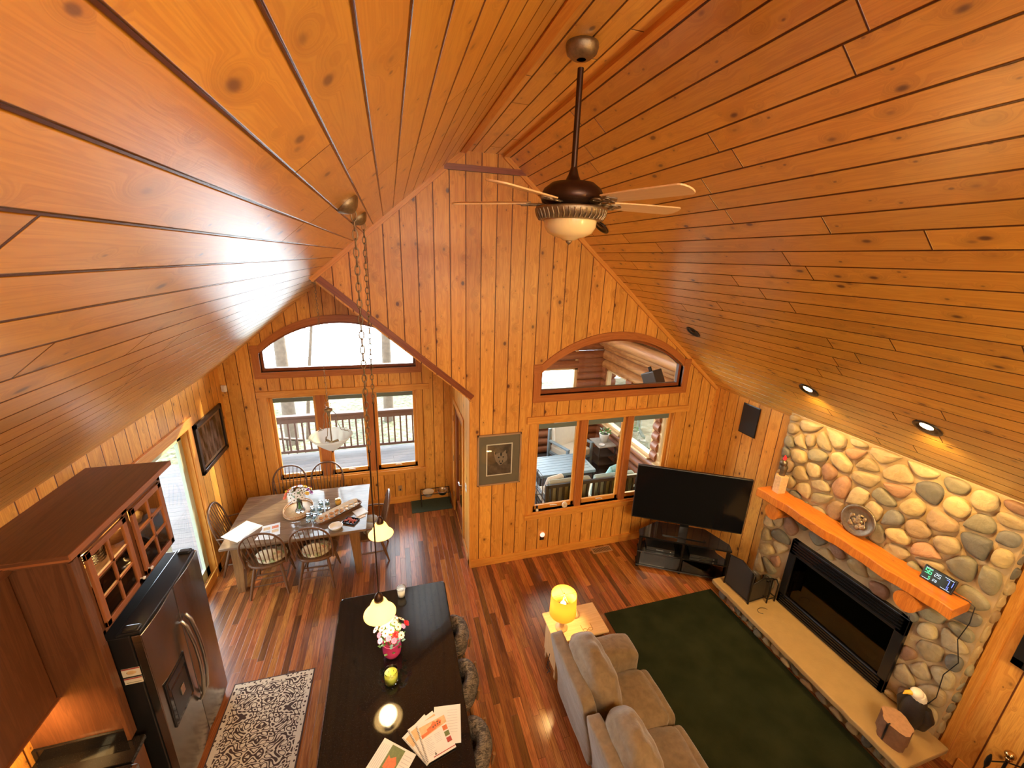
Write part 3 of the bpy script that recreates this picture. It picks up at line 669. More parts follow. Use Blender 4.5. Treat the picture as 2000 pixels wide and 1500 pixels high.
def fireplace():
    rng = random.Random(11)
    ft = thing('stone_fireplace', 'river rock fireplace with black firebox and raised sandstone hearth', 'fireplace', (FX,2.5,0))
    y0, y1 = 1.45, 3.54; fb = (1.86, 3.10, .25, 1.20)
    mb = MB(); ztop = ZR(FX)
    panel(mb, [(y0,.0),(y1,.0),(y1,ZR(FX)-.0),(y0,ZR(FX)-.0)], [[(fb[0],fb[2]+.001),(fb[1],fb[2]+.001),(fb[1],fb[3]),(fb[0],fb[3])]], lambda a,b,d: (FX+.02+d, a, min(b, ZR(FX+.02+d)-.004)), XR-FX-.03, lambda a,b: (a,b))
    mb.build('mortar_backing', M['mortar'], ft, world=True)
    mb = MB(); stones(mb, y0, y1, .25, ZR(FX)-.02, 150, lambda a,b,h: (FX+.015-h, a, b), rng, fb)
    # return faces
    stones(mb, FX+.03, XR-.01, .25, ztop-.12, 16, lambda a,b,h: (a, y0+.01-h, b), rng, None, .03); stones(mb, FX+.03, XR-.01, .25, ztop-.12, 16, lambda a,b,h: (a, y1-.01+h, b), rng, None, .03)
    mb.build('river_stones', M['stone'], ft, world=True)
    # hearth
    mb = MB(); n = 26; top = []; yA, yB, xa, xb, z0, z1 = 1.33, 3.62, 4.07, FX+.03, .185, .25
    rr = lambda i: .012*mnoise.noise(V((i*.9, 3, 1)))
    poly = [(xa+rr(i), yA+(yB-yA)*i/n) for i in range(n+1)]+[(xb, yB), (xb, yA)]
    mb.prism(poly[::-1], z0, z1); mb.build('hearth_slab', M['slab'], ft, world=True, bev=.012)
    mb = MB(); mb.box((4.18,1.42,0),(FX,3.55,.185)); mb.build('hearth_base', M['mortar'], ft, world=True)
    mb = MB(); stones(mb, 1.42, 3.55, .005, .185, 26, lambda a,b,h: (4.16-h, a, b), rng, None, .03); stones(mb, 4.17, 4.62, .005, .185, 6, lambda a,b,h: (a, 1.42-h, b), rng, None, .03)
    mb.build('hearth_stones', M['stone'], ft, world=True)
    # firebox
    a, b, c, d = fb; mb = MB(); w = .085
    for lo, hi in (((FX-.03,a,c),(FX+.03,a+w,d)), ((FX-.03,b-w,c),(FX+.03,b,d)), ((FX-.03,a,c),(FX+.03,b,c+.16)), ((FX-.03,a,d-.20),(FX+.03,b,d))): mb.box(lo, hi)
    fr = mb.build('firebox_surround', M['black'], ft, world=True, bev=.006)
    mb = MB()
    for i in range(4):
        for z_ in (d-.045-i*.036, c+.03+i*.033): mb = MB(); mb.box((FX-.045,a+.04,z_),(FX-.028,b-.04,z_+.016)); mb.build('louvre', M['blackgloss'], fr, world=False).location = -V(ft.location)
    mb = MB(); mb.box((FX-.01,a+w,c+.16),(FX-.004,b-w,d-.20)); mb.build('firebox_glass', M['smoked'], ft, world=True)
    mb = MB(); mb.box((XR-.03,a+w,c+.16),(XR-.02,b-w,d-.2)); mb.box((FX+.03,a+w,c+.10),(XR-.02,b-w,c+.16)); mb.build('firebox_liner', M['black'], ft, world=True)
    for i, (yy, zz, an) in enumerate(((2.3,.50,.1),(2.65,.50,-.12),(2.48,.56,.2))):
        mb = MB(); mb.tube([(FX+.08,yy-.25,zz-.03+an*.1),(FX+.09,yy,zz-.03),(FX+.07,yy+.25,zz-.03-an*.1)],[.035,.042,.033],8); mb.build('gas_log', M['stumpbark'], ft, world=True)
    # mantel
    mt = thing('mantel_shelf', 'thick orange stained plank mantel on two round log corbels across the stone chimney', 'mantel', (4.36,2.5,1.62))
    mb = MB(); n = 20; xa = 4.355; prof = [(xa+.012*sin(i*.9)+.008*sin(i*2.1), 1.54+(3.50-1.54)*i/n) for i in range(n+1)]+[(FX+.0,3.49),(FX+.0,1.56)]
    mb.prism(prof[::-1], 1.61, 1.72, g=1); mb.build('beam', M['mantel'], mt, world=True, bev=.010)
    for yy in (3.26,1.84):
        mb = MB(); mb.tube([(4.37,yy,1.515),(FX+.02,yy,1.515)],.094,22); mb.build('log_corbel', M['mantel'], mt, world=True, bev=.004)
fireplace()
def mantel_things():
    z = 1.7201
    # carved bird with red bill on a split log post
    t = thing('carved_bird', 'carved bird with a red topknot on a wood post at the mantel left end', 'figurine', (4.52,3.36,z))
    mb = MB(); mb.prism([(-.055,-.05),(.05,-.06),(.06,.03),(0,.07),(-.05,.04)], 0, .23, g=0)
    o = mb.build('split_post', M['printtan'], t, bev=.004)
    mb = MB(); mb.tube([(0,0,.20),(.005,0,.27),(0,0,.34),(-.012,0,.40)],[.034,.032,.048,.018],12); mb.ell((-.02,0,.40),(.038,.045,.045)); mb.build('body', M['pewter'], t)
    mb = MB(); mb.tube([(-.02,0,.44),(-.012,0,.47),(-.02,0,.50)],[.018,.020,.006],8); mb.build('red_topknot', M['flr_red'], t)
    # relief plate leaning on the chimney
    t = thing('relief_plate', 'round dark bronze wildlife relief plate leaning on the chimney above the mantel', 'plate', (4.575,2.50,z))
    t.rotation_euler = (0, rad(10), 0)
    mb = MB(); mb.at((0,0,.165), ry=-pi/2); mb.lathe([(0,.0),(.150,.0),(.165,.012),(.165,.02),(.150,.024),(.128,.010),(.120,.006),(0,.006)], 40); mb.build('dish', M['pewter'], t)
    mb = MB(); rr = random.Random(3)
    for i in range(26):
        an = rr.uniform(0, 2*pi); r = rr.uniform(.0,.085); mb.ell((-.012, r*cos(an), .165+r*sin(an)), (.012, rr.uniform(.010,.028), rr.uniform(.010,.028)), 8, 6)
    mb.build('wildlife_relief', M['antique'], t)
    mb = MB(); mb.tube([(-.018,.075*cos(a),.150+.055*sin(a)) for a in [i*pi/10 for i in range(20)]],.004,6, closed=True); mb.build('rim_ring', M['antique'], t)
    # weather clock
    t = thing('weather_clock', 'black digital weather clock with coloured readouts on the right end of the mantel', 'clock', (4.55,1.77,z), rad(0))
    t.rotation_euler = (0, rad(12), 0)
    mb = MB(); mb.box((-.012,-.115,0),(.010,.115,.135)); mb.build('case', M['black'], t, bev=.004)
    mb = MB(); mb.box((-.0135,-.108,.008),(-.012,.108,.127)); mb.build('screen', M['blackgloss'], t)
    segs = {'0':'abcdef','1':'bc','2':'abged','5':'afgcd','6':'afgcde','7':'abc','8':'abcdefg','3':'abgcd'}
    def digit(mb, ch, y, z0, h):
        w = h*.5; q = h*.09; S7 = dict(a=((0,h-q),(w,h)), d=((0,0),(w,q)), g=((0,h/2-q/2),(w,h/2+q/2)), f=((0,h/2),(q,h)), e=((0,0),(q,h/2)), b=((w-q,h/2),(w,h)), c=((w-q,0),(w,h/2)))
        for k in segs[ch]: (u0,v0),(u1,v1) = S7[k]; mb.box((-.0150,y-u0,z0+v0),(-.0138,y-u1,z0+v1))
    
    for nm, mt, ds in (('green_digit','digit_g',(('5',.098,.068,.045),('6',.072,.068,.045),('5',.060,.024,.028))),('white_digit','digit_w',(('2',.030,.075,.036),('5',.006,.075,.036),('2',.028,.028,.022),('8',.010,.028,.022))),('blue_digit','digit_b',(('7',-.052,.062,.045),('1',-.078,.062,.045),('5',-.070,.026,.026)))):
        for dd in ds: mb = MB(); digit(mb,*dd); mb.build(nm, M[mt], t)
    for a in (.118,.016):
        for y_, y2_ in ((-.035,-.100),(.10,.05)): mb = MB(); mb.box((-.0150,y_,a),(-.0138,y2_,a+.003)); mb.build('caption_line', M['digit_w'], t)
    c = MB(); pts = [(4.57,1.66,1.735),(4.60,1.57,1.728),(4.615,1.525,1.70),(4.600,1.51,1.55),(4.590,1.53,1.35),(4.590,1.47,1.15),(4.590,1.52,.95),(4.585,1.50,.7),(4.585,1.56,.45),(4.585,1.52,.275)]
    tag(c.tube(pts,.004,6).build('power_cord', M['black']), 'thin dark power cord running from the clock down the stone chimney', 'cord')
mantel_things()
def hearth_things():
    z = .2501
    # three panel fire screen, folded
    t = thing('fire_screen', 'black folding mesh fire screen standing on the left end of the hearth', 'fire screen', (4.3,3.3,z))
    def leaf(a, b, h, name='screen_panel'):
        mb = MB(); a = V((*a,0)); b = V((*b,0)); m = (a+b)/2
        mb.tube([a+V((0,0,.0)), a+V((0,0,h)), m+V((0,0,h+.05)), b+V((0,0,h)), b], .010, 6); mb.tube([a+V((0,0,.03)), b+V((0,0,.03))], .008, 6)
        f = mb.build('panel_frame', M['blackmetal'], t)
        mb = MB(); mb.add([tuple(a+V((0,0,.03))), tuple(b+V((0,0,.03))), tuple(b+V((0,0,h))), tuple(m+V((0,0,h+.05))), tuple(a+V((0,0,h)))], [(0,1,2,3,4)]); mb.build('mesh_panel', M['mesh'], f)
    leaf((-.12,.22),(-.10,-.16),.46); leaf((-.10,-.16),(.26,-.14),.30)
    mb = MB(); mb.tube([(-.11,-.15,.46),(-.10,-.16,0)],.013,8); mb.build('hinge_post', M['blackmetal'], t)
    # log carrier / tool rack behind it
    t = thing('log_grate', 'black iron log rack with curled top beside the fire screen on the hearth', 'log rack', (4.45,3.19,z))
    mb = MB()
    for x in (0,.13):
        mb.tube([(x,-.10,.0),(x,-.10,.26),(x,-.06,.31),(x,-.02,.27)],.009,6); mb.tube([(x,.12,.0),(x,.12,.22)],.009,6); mb.tube([(x,-.10,.06),(x,.12,.06)],.008,6)
    mb.tube([(0,-.10,.06),(.13,-.10,.06)],.008,6); mb.tube([(0,.12,.06),(.13,.12,.06)],.008,6); mb.build('frame', M['blackmetal'], t)
    mb = MB(); mb.tube([(.02+.04*cos(a), -.02+.05*sin(a), .30+.02*sin(2*a)) for a in [i*pi/6 for i in range(12)]],.005,6, closed=True); mb.build('wire_curl', M['blackmetal'], t)
    c = MB(); c.tube([(4.30+.06*cos(a)*1.2, 3.00+.045*sin(a), z+.004) for a in [i*pi/6 for i in range(9)]],.003,5); tag(c.build('loose_wire', M['black']), 'thin dark loose wire curled on the hearth in front of the fire screen', 'wire')
    # stump
    t = thing('log_stump', 'short brown log stump split down the side standing on the right end of the hearth', 'log', (4.27,1.55,z))
    prof = []; n = 22; mb = MB()
    R = lambda k: .105*(1+.14*sin(2*pi*k/n*2+.6)+.07*sin(2*pi*k/n*5)); vs = [(R(k)*cos(2*pi*k/n)*(1.0+.08*(1-h/.2)), R(k)*1.25*sin(2*pi*k/n), h) for h in (0,.10,.20) for k in range(n)]
    mb.add(vs, [(i*n+k, i*n+(k+1)%n, (i+1)*n+(k+1)%n, (i+1)*n+k) for i in (0,1) for k in range(n)], None, True); mb.build('bark', M['stumpbark'], t)
    mb = MB(); mb.add([vs[2*n+k] for k in range(n)], [tuple(range(n))]); mb.build('cut_face', M['stumpend'], t)
    mb = MB(); mb.box((-.128,-.006,.01),(-.09,.006,.201)); mb.build('split_crack', M['black'], t)
    # eagle
    t = thing('eagle_statue', 'bald eagle statue with white head and yellow beak at the right end of the hearth', 'statue', (4.54,1.58,z))
    mb = MB(); mb.tube([(0,.0,.0),(.0,0,.06),(.005,0,.14),(0,.0,.24),(-.01,.0,.33),(-.02,.01,.375)],[.055,.075,.095,.092,.068,.045],18, flat=.92)
    for s in (-1,1): mb.tube([(.01,s*.072,.30),(.02,s*.098,.20),(.03,s*.075,.06),(.04,s*.04,-.0)],[.03,.048,.035,.010],10)
    mb.build('body', M['featherblack'], t)
    mb = MB(); mb.ell((-.035,.012,.405),(.058,.048,.050)); mb.tube([(-.02,.005,.40),(-.005,0,.355),(.01,-.0,.32)],[.050,.060,.050],14)
    hd = mb.build('head', M['featherwhite'], t)
    mb = MB(); mb.tube([(-.085,.03,.41),(-.125,.045,.408),(-.145,.052,.385)],[.022,.016,.003],10); mb.build('beak', M['beak'], t)
    for s in (-1,1):
        mb = MB(); mb.ell((-.066,.022+s*.035,.418),(.007,.007,.007),8,6); mb.build('eye', M['black'], t)
    # fireplace tools at the frame's corner
    t = thing('fireplace_tool_set', 'dark iron fireplace tool stand with round brass knob right of the hearth', 'fireplace tools', (4.58,1.02,0))
    mb = MB(); mb.lathe([(0,0),(.12,0),(.12,.015),(.03,.03),(.012,.05)],20); mb.tube([(0,0,.03),(0,0,.68)],.010,8); mb.tube([(-.12,.05,.62),(0,0,.64),(.10,-.06,.62)],.006,6); mb.build('stand', M['blackmetal'], t)
    mb = MB(); mb.ell((0,0,.72),(.034,.034,.034)); mb.lathe([(.014,.66),(.024,.675),(.014,.69)],14); mb.build('knob', M['brass'], t)
    for i, (x, y) in enumerate(((-.12,.05),(.10,-.06),(-.06,-.07))):
        mb = MB(); mb.tube([(x,y,.08),(x,y,.60)],.006,6); mb.tube([(x,y,.56),(x,y,.60),(x,y,.66),(x,y,.70)],[.009,.017,.015,.005],8); mb.box((x-.03,y-.006,.05),(x+.03,y+.006,.15)); mb.build('fire_tool', M['blackmetal'], t)
hearth_things()
def wall_things():
    # framed pictures
    t = thing('framed_print', 'framed wolf print with grey-brown mat hung between the porch windows and the nook opening', 'picture', (1.32,Y1-.001,1.74))
    w, h = .31, .385; mb = MB()
    for a, b in (((-w,-.03,-h),(w,0,-h+.022)), ((-w,-.03,h-.022),(w,0,h)), ((-w,-.03,-h),(-w+.022,0,h)), ((w-.022,-.03,-h),(w,0,h))): mb.box(a, b)
    mb.build('frame', M['mouldgold'], t, bev=.003)
    mb = MB(); mb.box((-w+.02,-.012,-h+.02),(w-.02,-.004,h-.02)); mb.build('mat_board', M['graymat'], t)
    mb = MB(); mb.box((-.185,-.015,-.24),(.185,-.012,.24)); mb.build('inner_mat', M['cream'], t)
    mb = MB(); mb.quad([(-.170,-.0165,-.225),(.170,-.0165,-.225),(.170,-.0165,.225),(-.170,-.0165,.225)]); pr = mb.build('print', M['wolfbg'], t)
    mb = MB(); f = [(-.08,-.02),(-.10,.06),(-.115,.16),(-.06,.11),(-.03,.125),(.02,.12),(.055,.165),(.075,.085),(.085,.02),(.075,-.03),(.03,-.065),(.0,-.10),(-.03,-.10),(-.055,-.06)]
    mb.add([(x+.03,-.0175,z*.85) for x, z in f], [tuple(range(len(f)))]); mb.build('wolf_head', M['wolffur'], pr)
    mb = MB()
    for x, z, a, b in ((-.01,.035,.012,.010),(.055,.035,.012,.010),(.022,-.062,.017,.013),(-.055,.10,.012,.02),(.10,.10,.010,.018),(.0,-.03,.006,.02),(.045,-.03,.006,.02),(.022,.08,.012,.03)): mb = MB(); mb.ell((x,-.018,z),(a,.0015,b),10,6); mb.build('wolf_face_marking', M['black'], pr)
    mb = MB(); mb.quad([(-w+.02,-.022,-h+.02),(w-.02,-.022,-h+.02),(w-.02,-.022,h-.02),(-w+.02,-.022,h-.02)]); mb.build('glazing', M['glass'], t)
    t = thing('framed_print', 'large black framed forest print hung on the left wall beside the patio slider', 'picture', (XL+.001,6.25,1.84))
    w, h = .45, .36; mb = MB()
    for a, b in (((0,-w,-h),(.035,w,-h+.06)), ((0,-w,h-.06),(.035,w,h)), ((0,-w,-h),(.035,-w+.06,h)), ((0,w-.06,-h),(.035,w,h))): mb.box(a, b)
    mb.build('frame', M['black'], t, bev=.004)
    mb = MB(); mb.box((0,-w+.05,-h+.05),(.012,w-.05,h-.05)); mb.build('mat_board', M['mouldgold'], t)
    mb = MB(); mb.quad([(.014,-w+.10,-h+.10),(.014,w-.10,-h+.10),(.014,w-.10,h-.10),(.014,-w+.10,h-.10)]); mb.build('print', M['forestprint'], t)
    mb = MB(); mb.quad([(.022,-w+.06,-h+.06),(.022,w-.06,-h+.06),(.022,w-.06,h-.06),(.022,-w+.06,h-.06)]); mb.build('glazing', M['glass'], t)
    t = thing('framed_print', 'dark framed picture with pale inside on the right wall past the chimney', 'picture', (XR-.001,.88,1.80))
    w, h = .40, .46; mb = MB()
    for a, b in (((-.05,-w,-h),(0,w,-h+.07)), ((-.05,-w,h-.07),(0,w,h)), ((-.05,-w,-h),(0,-w+.07,h)), ((-.05,w-.07,-h),(0,w,h))): mb.box(a, b)
    mb.build('frame', M['black'], t, bev=.004)
    mb = MB(); mb.box((-.012,-w+.06,-h+.06),(0,w-.06,h-.06)); mb.build('print', M['cream'], t)
    t = thing('wall_speaker', 'flat black rectangular speaker flush on the right wall above the television', 'speaker', (XR-.001,4.22,2.31))
    mb = MB(); mb.box((-.02,-.135,-.215),(0,.135,.215)); mb.build('grille', M['black'], t, bev=.003)
    mb = MB(); mb.box((-.016,-.142,-.222),(0,.142,.222)); mb.build('bezel', M['blackgloss'], t, bev=.002)
    t = thing('motion_sensor', 'small white motion sensor high in the dining nook corner', 'sensor', (XL+.06,Y2-.03,2.38), rad(-30))
    mb = MB(); mb.box((-.035,-.03,-.05),(.035,.015,.05)); mb.build('housing', M['white'], t, bev=.008)
    mb = MB(); mb.box((-.02,-.034,-.03),(.02,-.03,.0)); mb.build('lens', M['porcelain'], t)
    t = thing('night_light', 'round pale night light plugged into the outlet below the porch window', 'night light', (2.03,Y1-.001,.34))
    mb = MB(); mb.box((-.035,-.006,-.06),(.035,0,.06)); mb.build('outlet_plate', M['black'], t, bev=.002)
    mb = MB(); mb.at((0,-.012,.045), rx=pi/2); mb.lathe([(0,.03),(.025,.028),(.038,.012),(.038,0),(0,0)],20); mb.build('lens', M['led'], t)
    mb = MB(); mb.box((-.018,-.03,-.03),(.018,-.006,.01)); mb.build('plug', M['black'], t, bev=.003)
    t = thing('light_switch', 'white double light switch plate on the nook wall between door and corner', 'light switch', (XN-.001,5.25,1.15))
    mb = MB(); mb.box((-.008,-.045,-.06),(0,.045,.06)); mb.build('plate', M['white'], t, bev=.002)
    for y in (-.02,.02): mb = MB(); mb.box((-.014,y-.006,-.012),(-.008,y+.006,.012)); mb.build('toggle', M['porcelain'], t)
    t = thing('wall_outlet', 'brown outlet with plug low on the dining wall beside the green mat', 'outlet', (-.02,Y2-.001,.30))
    mb = MB(); mb.box((-.035,-.006,-.055),(.035,0,.055)); mb.build('plate', M['mouldgold'], t, bev=.002); mb = MB(); mb.box((-.012,-.02,-.04),(.012,-.006,-.01)); mb.build('plug', M['black'], t)
    t = thing('floor_vent', 'brass slotted floor register in the wood floor below the porch window', 'vent', (3.02,4.80,0))
    mb = MB(); mb.box((-.17,-.065,0),(.17,.065,.006)); mb.build('plate', M['mouldgold'], t, bev=.002)
    mb = MB()
    for i in range(12): mb.box((-.14+i*.0245,-.045,.0062),(-.128+i*.0245,.045,.0075))
    mb.build('slots', M['black'], t)
    # little things on the sill
    z = W1['z0']+.001
    t = thing('sill_figurine', 'tiny white and dark figurine at the left end of the porch window sill', 'figurine', (1.93,Y1+.015,z))
    mb = MB(); mb.lathe([(0,0),(.022,0),(.024,.02),(.014,.035),(0,.04)],12); mb.build('body', M['porcelain'], t); mb = MB(); mb.lathe([(0,.04),(.014,.045),(.015,.09),(0,.095)],12); mb.build('top', M['black'], t)
    t = thing('sill_disc', 'small round pale carved disc leaning on the porch window sill', 'ornament', (2.37,Y1+.0,z)); t.rotation_euler = (rad(-12),0,0)
    mb = MB(); mb.at((0,0,.045), rx=pi/2); mb.lathe([(0,0),(.045,0),(.045,.012),(.036,.016),(0,.012)],20); mb.build('disc', M['cream'], t); mb = MB(); mb.at((0,-.016,.045), rx=pi/2); mb.lathe([(.0,.0),(.010,.004),(.013,0)],10); mb.build('boss', M['printtan'], t)
wall_things()

# ------------------------------------------------------------------ ceiling fixtures
def fan():
    hx, hy = 1.045, 2.40
    t = thing('ceiling_fan', 'five blade bronze ceiling fan with cream alabaster light bowl hanging from the ridge', 'ceiling fan', (hx,hy,4.65))
    L = lambda: MB()
    mb = L(); mb.lathe([(0,.85),(.085,.85),(.088,.83),(.080,.805),(.055,.785),(.025,.778)],24); mb.build('ceiling_canopy', M['antique'], t)
    mb = L(); mb.tube([(0,0,.74),(0,0,.24)],.017,12); mb.build('downrod', M['bronze'], t)
    mb = L(); mb.lathe([(.018,.26),(.030,.22),(.045,.19),(.06,.185),(.125,.175),(.165,.145),(.185,.105),(.175,.075),(.13,.06),(.13,.03),(0,.03)],32); mb.build('motor_housing', M['bronze'], t)
    mb = L(); mb.lathe([(.13,.045),(.205,.045),(.212,.035),(.205,.015),(.185,-.02),(.155,-.025),(.13,-.02)],40)
    for k in range(40):
        a = 2*pi*k/40; mb.tube([(.208*cos(a),.208*sin(a),.030),(.200*cos(a+.04),.200*sin(a+.04),.0),(.186*cos(a),.186*sin(a),-.022)],.0055,5)
    mb.build('filigree_ring', M['antique'], t)
    mb = L(); mb.lathe([(.155,-.022),(.152,-.06),(.130,-.095),(.09,-.115),(.055,-.122),(.035,-.135),(0,-.138)],32); mb.build('light_bowl', M['creamglass'], t)
    mb = L(); mb.lathe([(0,-.135),(.020,-.137),(.016,-.148),(.008,-.155),(0,-.163)],14); mb.build('finial', M['antique'], t)
    for k, an in enumerate((-141,-69,3,75,147)):
        a = rad(an); X = Matrix.Rotation(a,4,'Z') @ Matrix.Translation((0,0,.075)) @ Matrix.Rotation(rad(-11),4,'X')
        mb = L(); mb.X = X; pts = []
        for i in range(9): q = -pi/2+pi*i/8; pts.append((.72+.035*cos(q), .068*sin(q)))
        poly = [(.26,-.055),(.45,-.066)]+pts+[(.45,.066),(.26,.055)]; mb.prism(poly, -.004, .004, g=0)
        b = mb.build('blade', M['blade'], t, bev=.0015)
        mb = L(); mb.X = X
        mb.prism([(.13,-.02),(.22,-.03),(.30,-.045),(.34,0),(.30,.045),(.22,.03),(.13,.02)], -.010, -.004)
        for s in (-1,1):
            mb.tube([(.22+.03*cos(q), s*.028+.018*sin(q), -.012) for q in [i*pi/4 for i in range(8)]],.005,5, closed=True); mb.tube([(.28+.02*cos(q), s*.022+.014*sin(q), -.012) for q in [i*pi/4 for i in range(8)]],.005,5, closed=True)
        mb.build('blade_iron', M['antique'], b)
fan()
def chain(mb, a, b, n, r=.012, w=.0028):
    a, b = V(a), V(b); d = (b-a); L = d.length/n; t = d.normalized(); q = t.to_track_quat('Z','Y').to_matrix().to_4x4()
    for i in range(n):
        X = Matrix.Translation(a+t*(L*(i+.5))) @ q @ Matrix.Rotation(pi/2*(i % 2),4,'Z'); pts = []
        for k in range(10):
            an = 2*pi*k/10; pts.append(X @ V((r*.62*cos(an), 0, (L*.62)*sin(an))))
        mb.tube(pts, w, 5, closed=True)
def pendants():
    specs = [((-.2,2.50),(-.228,2.87),1.53,'lit glass pendant lamp on a long chain over the middle of the island'),
             ((-.2,3.42),(-.238,3.93),1.53,'lit glass pendant lamp on a long chain above the far end of the island')]
    for (cx, cy), (lx, ly), z, lab in specs:
        t = thing('pendant_lamp', lab, 'pendant lamp', (lx,ly,z), 0, 'pendant lamps over the island')
        zc = ZL(cx); off = V((cx-lx, cy-ly, 0)); nrm = V((.83,0,-1)).normalized()
        mb = MB(); mb.X = Matrix.Translation((off.x, off.y, zc-z)) @ V((0,0,1)).rotation_difference(nrm).to_matrix().to_4x4()
        mb.lathe([(.066,0),(.068,.010),(.055,.026),(.030,.048),(.012,.056),(0,.058)],22); mb.build('ceiling_canopy', M['antique'], t)
        top = V((off.x,off.y,zc-z))+nrm*.05; zr = 1.72; a = top; b = V((0,0,.20))
        m = b+(a-b)*((zr)/(a.z-b.z)*.80)
        mb = MB(); chain(mb, a, m, 32, .0215, .0037); mb.build('chain', M['antique'], t)
        mb = MB(); mb.tube([m, b], .0055, 8); mb.ell(tuple(m), (.010,.010,.016), 8, 6); mb.build('rod', M['bronze'], t)
        mb = MB(); pts = [a+(m-a)*(i/14)+V((.006*sin(i*1.7), .006*cos(i*2.1), 0)) for i in range(15)]; mb.tube(pts, .0022, 5); mb.build('cord', M['plasticclear'], t)
        mb = MB(); mb.lathe([(0,.22),(.012,.215),(.030,.19),(.036,.165),(.040,.135),(.034,.13)],20); mb.build('socket_cup', M['bronze'], t)
        mb = MB(); mb.lathe([(.040,.14),(.058,.115),(.075,.075),(.092,.040),(.118,.010),(.128,.0)],32); o = mb.build('glass_shade', M['shadeglass'], t); so = o.modifiers.new('s','SOLIDIFY'); so.thickness = .004
        mb = MB(); mb.ell((0,0,.075),(.028,.028,.038),12,8); mb.build('bulb', M['bulb'], t)
        light('pendant_glow', 'POINT', (lx,ly,z-.03), 15, (1,.70,.36), shadow_soft_size=.08)
    # chandelier bowl
    cx, cy = -.905, 5.7
    t = thing('bowl_chandelier', 'frosted glass bowl chandelier on a thin chain above the dining table', 'chandelier', (cx,cy,1.70))
    zc = ZL(cx)-1.70
    mb = MB(); mb.lathe([(0,zc+.02),(.05,zc),(.045,zc-.03),(.012,zc-.05)],18); mb.build('ceiling_canopy', M['antique'], t)
    mb = MB(); chain(mb, (0,0,zc-.05), (0,0,.76), 40, .018, .0026); mb.build('chain', M['antique'], t)
    mb = MB(); mb.tube([(.038*cos(a),0,.72+.038*sin(a)) for a in [i*pi/8 for i in range(16)]],.0035,6, closed=True); mb.build('hanging_ring', M['steelnob'], t)
    mb = MB(); mb.lathe([(0,.69),(.015,.68),(.055,.655),(.05,.63),(.02,.60),(.012,.55)],18); mb.tube([(0,0,.62),(0,0,.12)],.009,8); mb.ell((0,0,.45),(.018,.018,.03)); mb.build('stem', M['antique'], t)
    for k in range(3):
        a = rad(20+120*k); c_, s_ = cos(a), sin(a); mb = MB()
        mb.tube([(.05*c_,.05*s_,.62),(.11*c_,.11*s_,.54),(.10*c_,.10*s_,.44),(.14*c_,.14*s_,.32),(.20*c_,.20*s_,.30),(.24*c_,.24*s_,.27)],.0045,6)
        mb.tube([(c_*(.20+.022*cos(q)), s_*(.20+.022*cos(q)), .31+.022*sin(q)) for q in [i*pi/5 for i in range(10)]],.0035,5, closed=True); mb.build('scroll_arm', M['antique'], t)
        mb = MB(); mb.tube([(.0,0,.16),(.09*c_,.09*s_,.17)],[.012,.020],8); mb.build('lamp_holder', M['antique'], t)
    mb = MB(); mb.lathe([(0,.03),(.05,.045),(.12,.10),(.20,.17),(.255,.225),(.285,.265),(.275,.27),(.24,.232),(.19,.185),(.11,.118),(.05,.065),(0,.05)],40); mb.build('glass_bowl', M['frost'], t)
    mb = MB(); mb.lathe([(0,.035),(.018,.03),(.012,.012),(.004,.0),(0,-.01)],12); mb.build('finial', M['bronze'], t)
pendants()
def downlights():
    nrm = V((-.834,0,-1)).normalized(); q = V((0,0,1)).rotation_difference(nrm).to_matrix().to_4x4()
    for x, y, on, lab in ((2.21,4.24,False,'unlit round recessed ceiling light just behind the fan bowl'), (3.60,4.22,False,'unlit black recessed ceiling light near the top of the arched porch window'),
                     (4.07,2.97,True,'lit recessed ceiling light above the left half of the stone chimney'), (4.06,1.96,True,'lit recessed ceiling light above the right half of the stone chimney')):
        t = thing('recessed_light', lab, 'recessed light', (x,y,ZR(x)-.001), 0, 'recessed lights in the right slope')
        mb = MB(); mb.X = q.copy(); mb.lathe([(.070,0),(.098,0),(.100,.006),(.092,.010),(.072,.006)],28); mb.build('trim_ring', M['black'], t)
        mb = MB(); mb.X = q.copy(); mb.lathe([(0,.002),(.072,.002)],28); mb.build('reflector', M['socket'], t)
        mb = MB(); mb.X = q.copy() @ Matrix.Translation((.022,0,0)); mb.lathe([(0,.012),(.030,.010),(.044,.004),(.046,.002)],18); mb.build('bulb_face', M['bulb'] if on else M['blackgloss'], t)
        if on:
            p = V((x,y,ZR(x)))+nrm*.04
            light('downlight_beam', 'SPOT', tuple(p), 90, (1,.60,.20), (4.62,y-.05,.9), spot_size=rad(122), spot_blend=.8, shadow_soft_size=.04)
downlights()

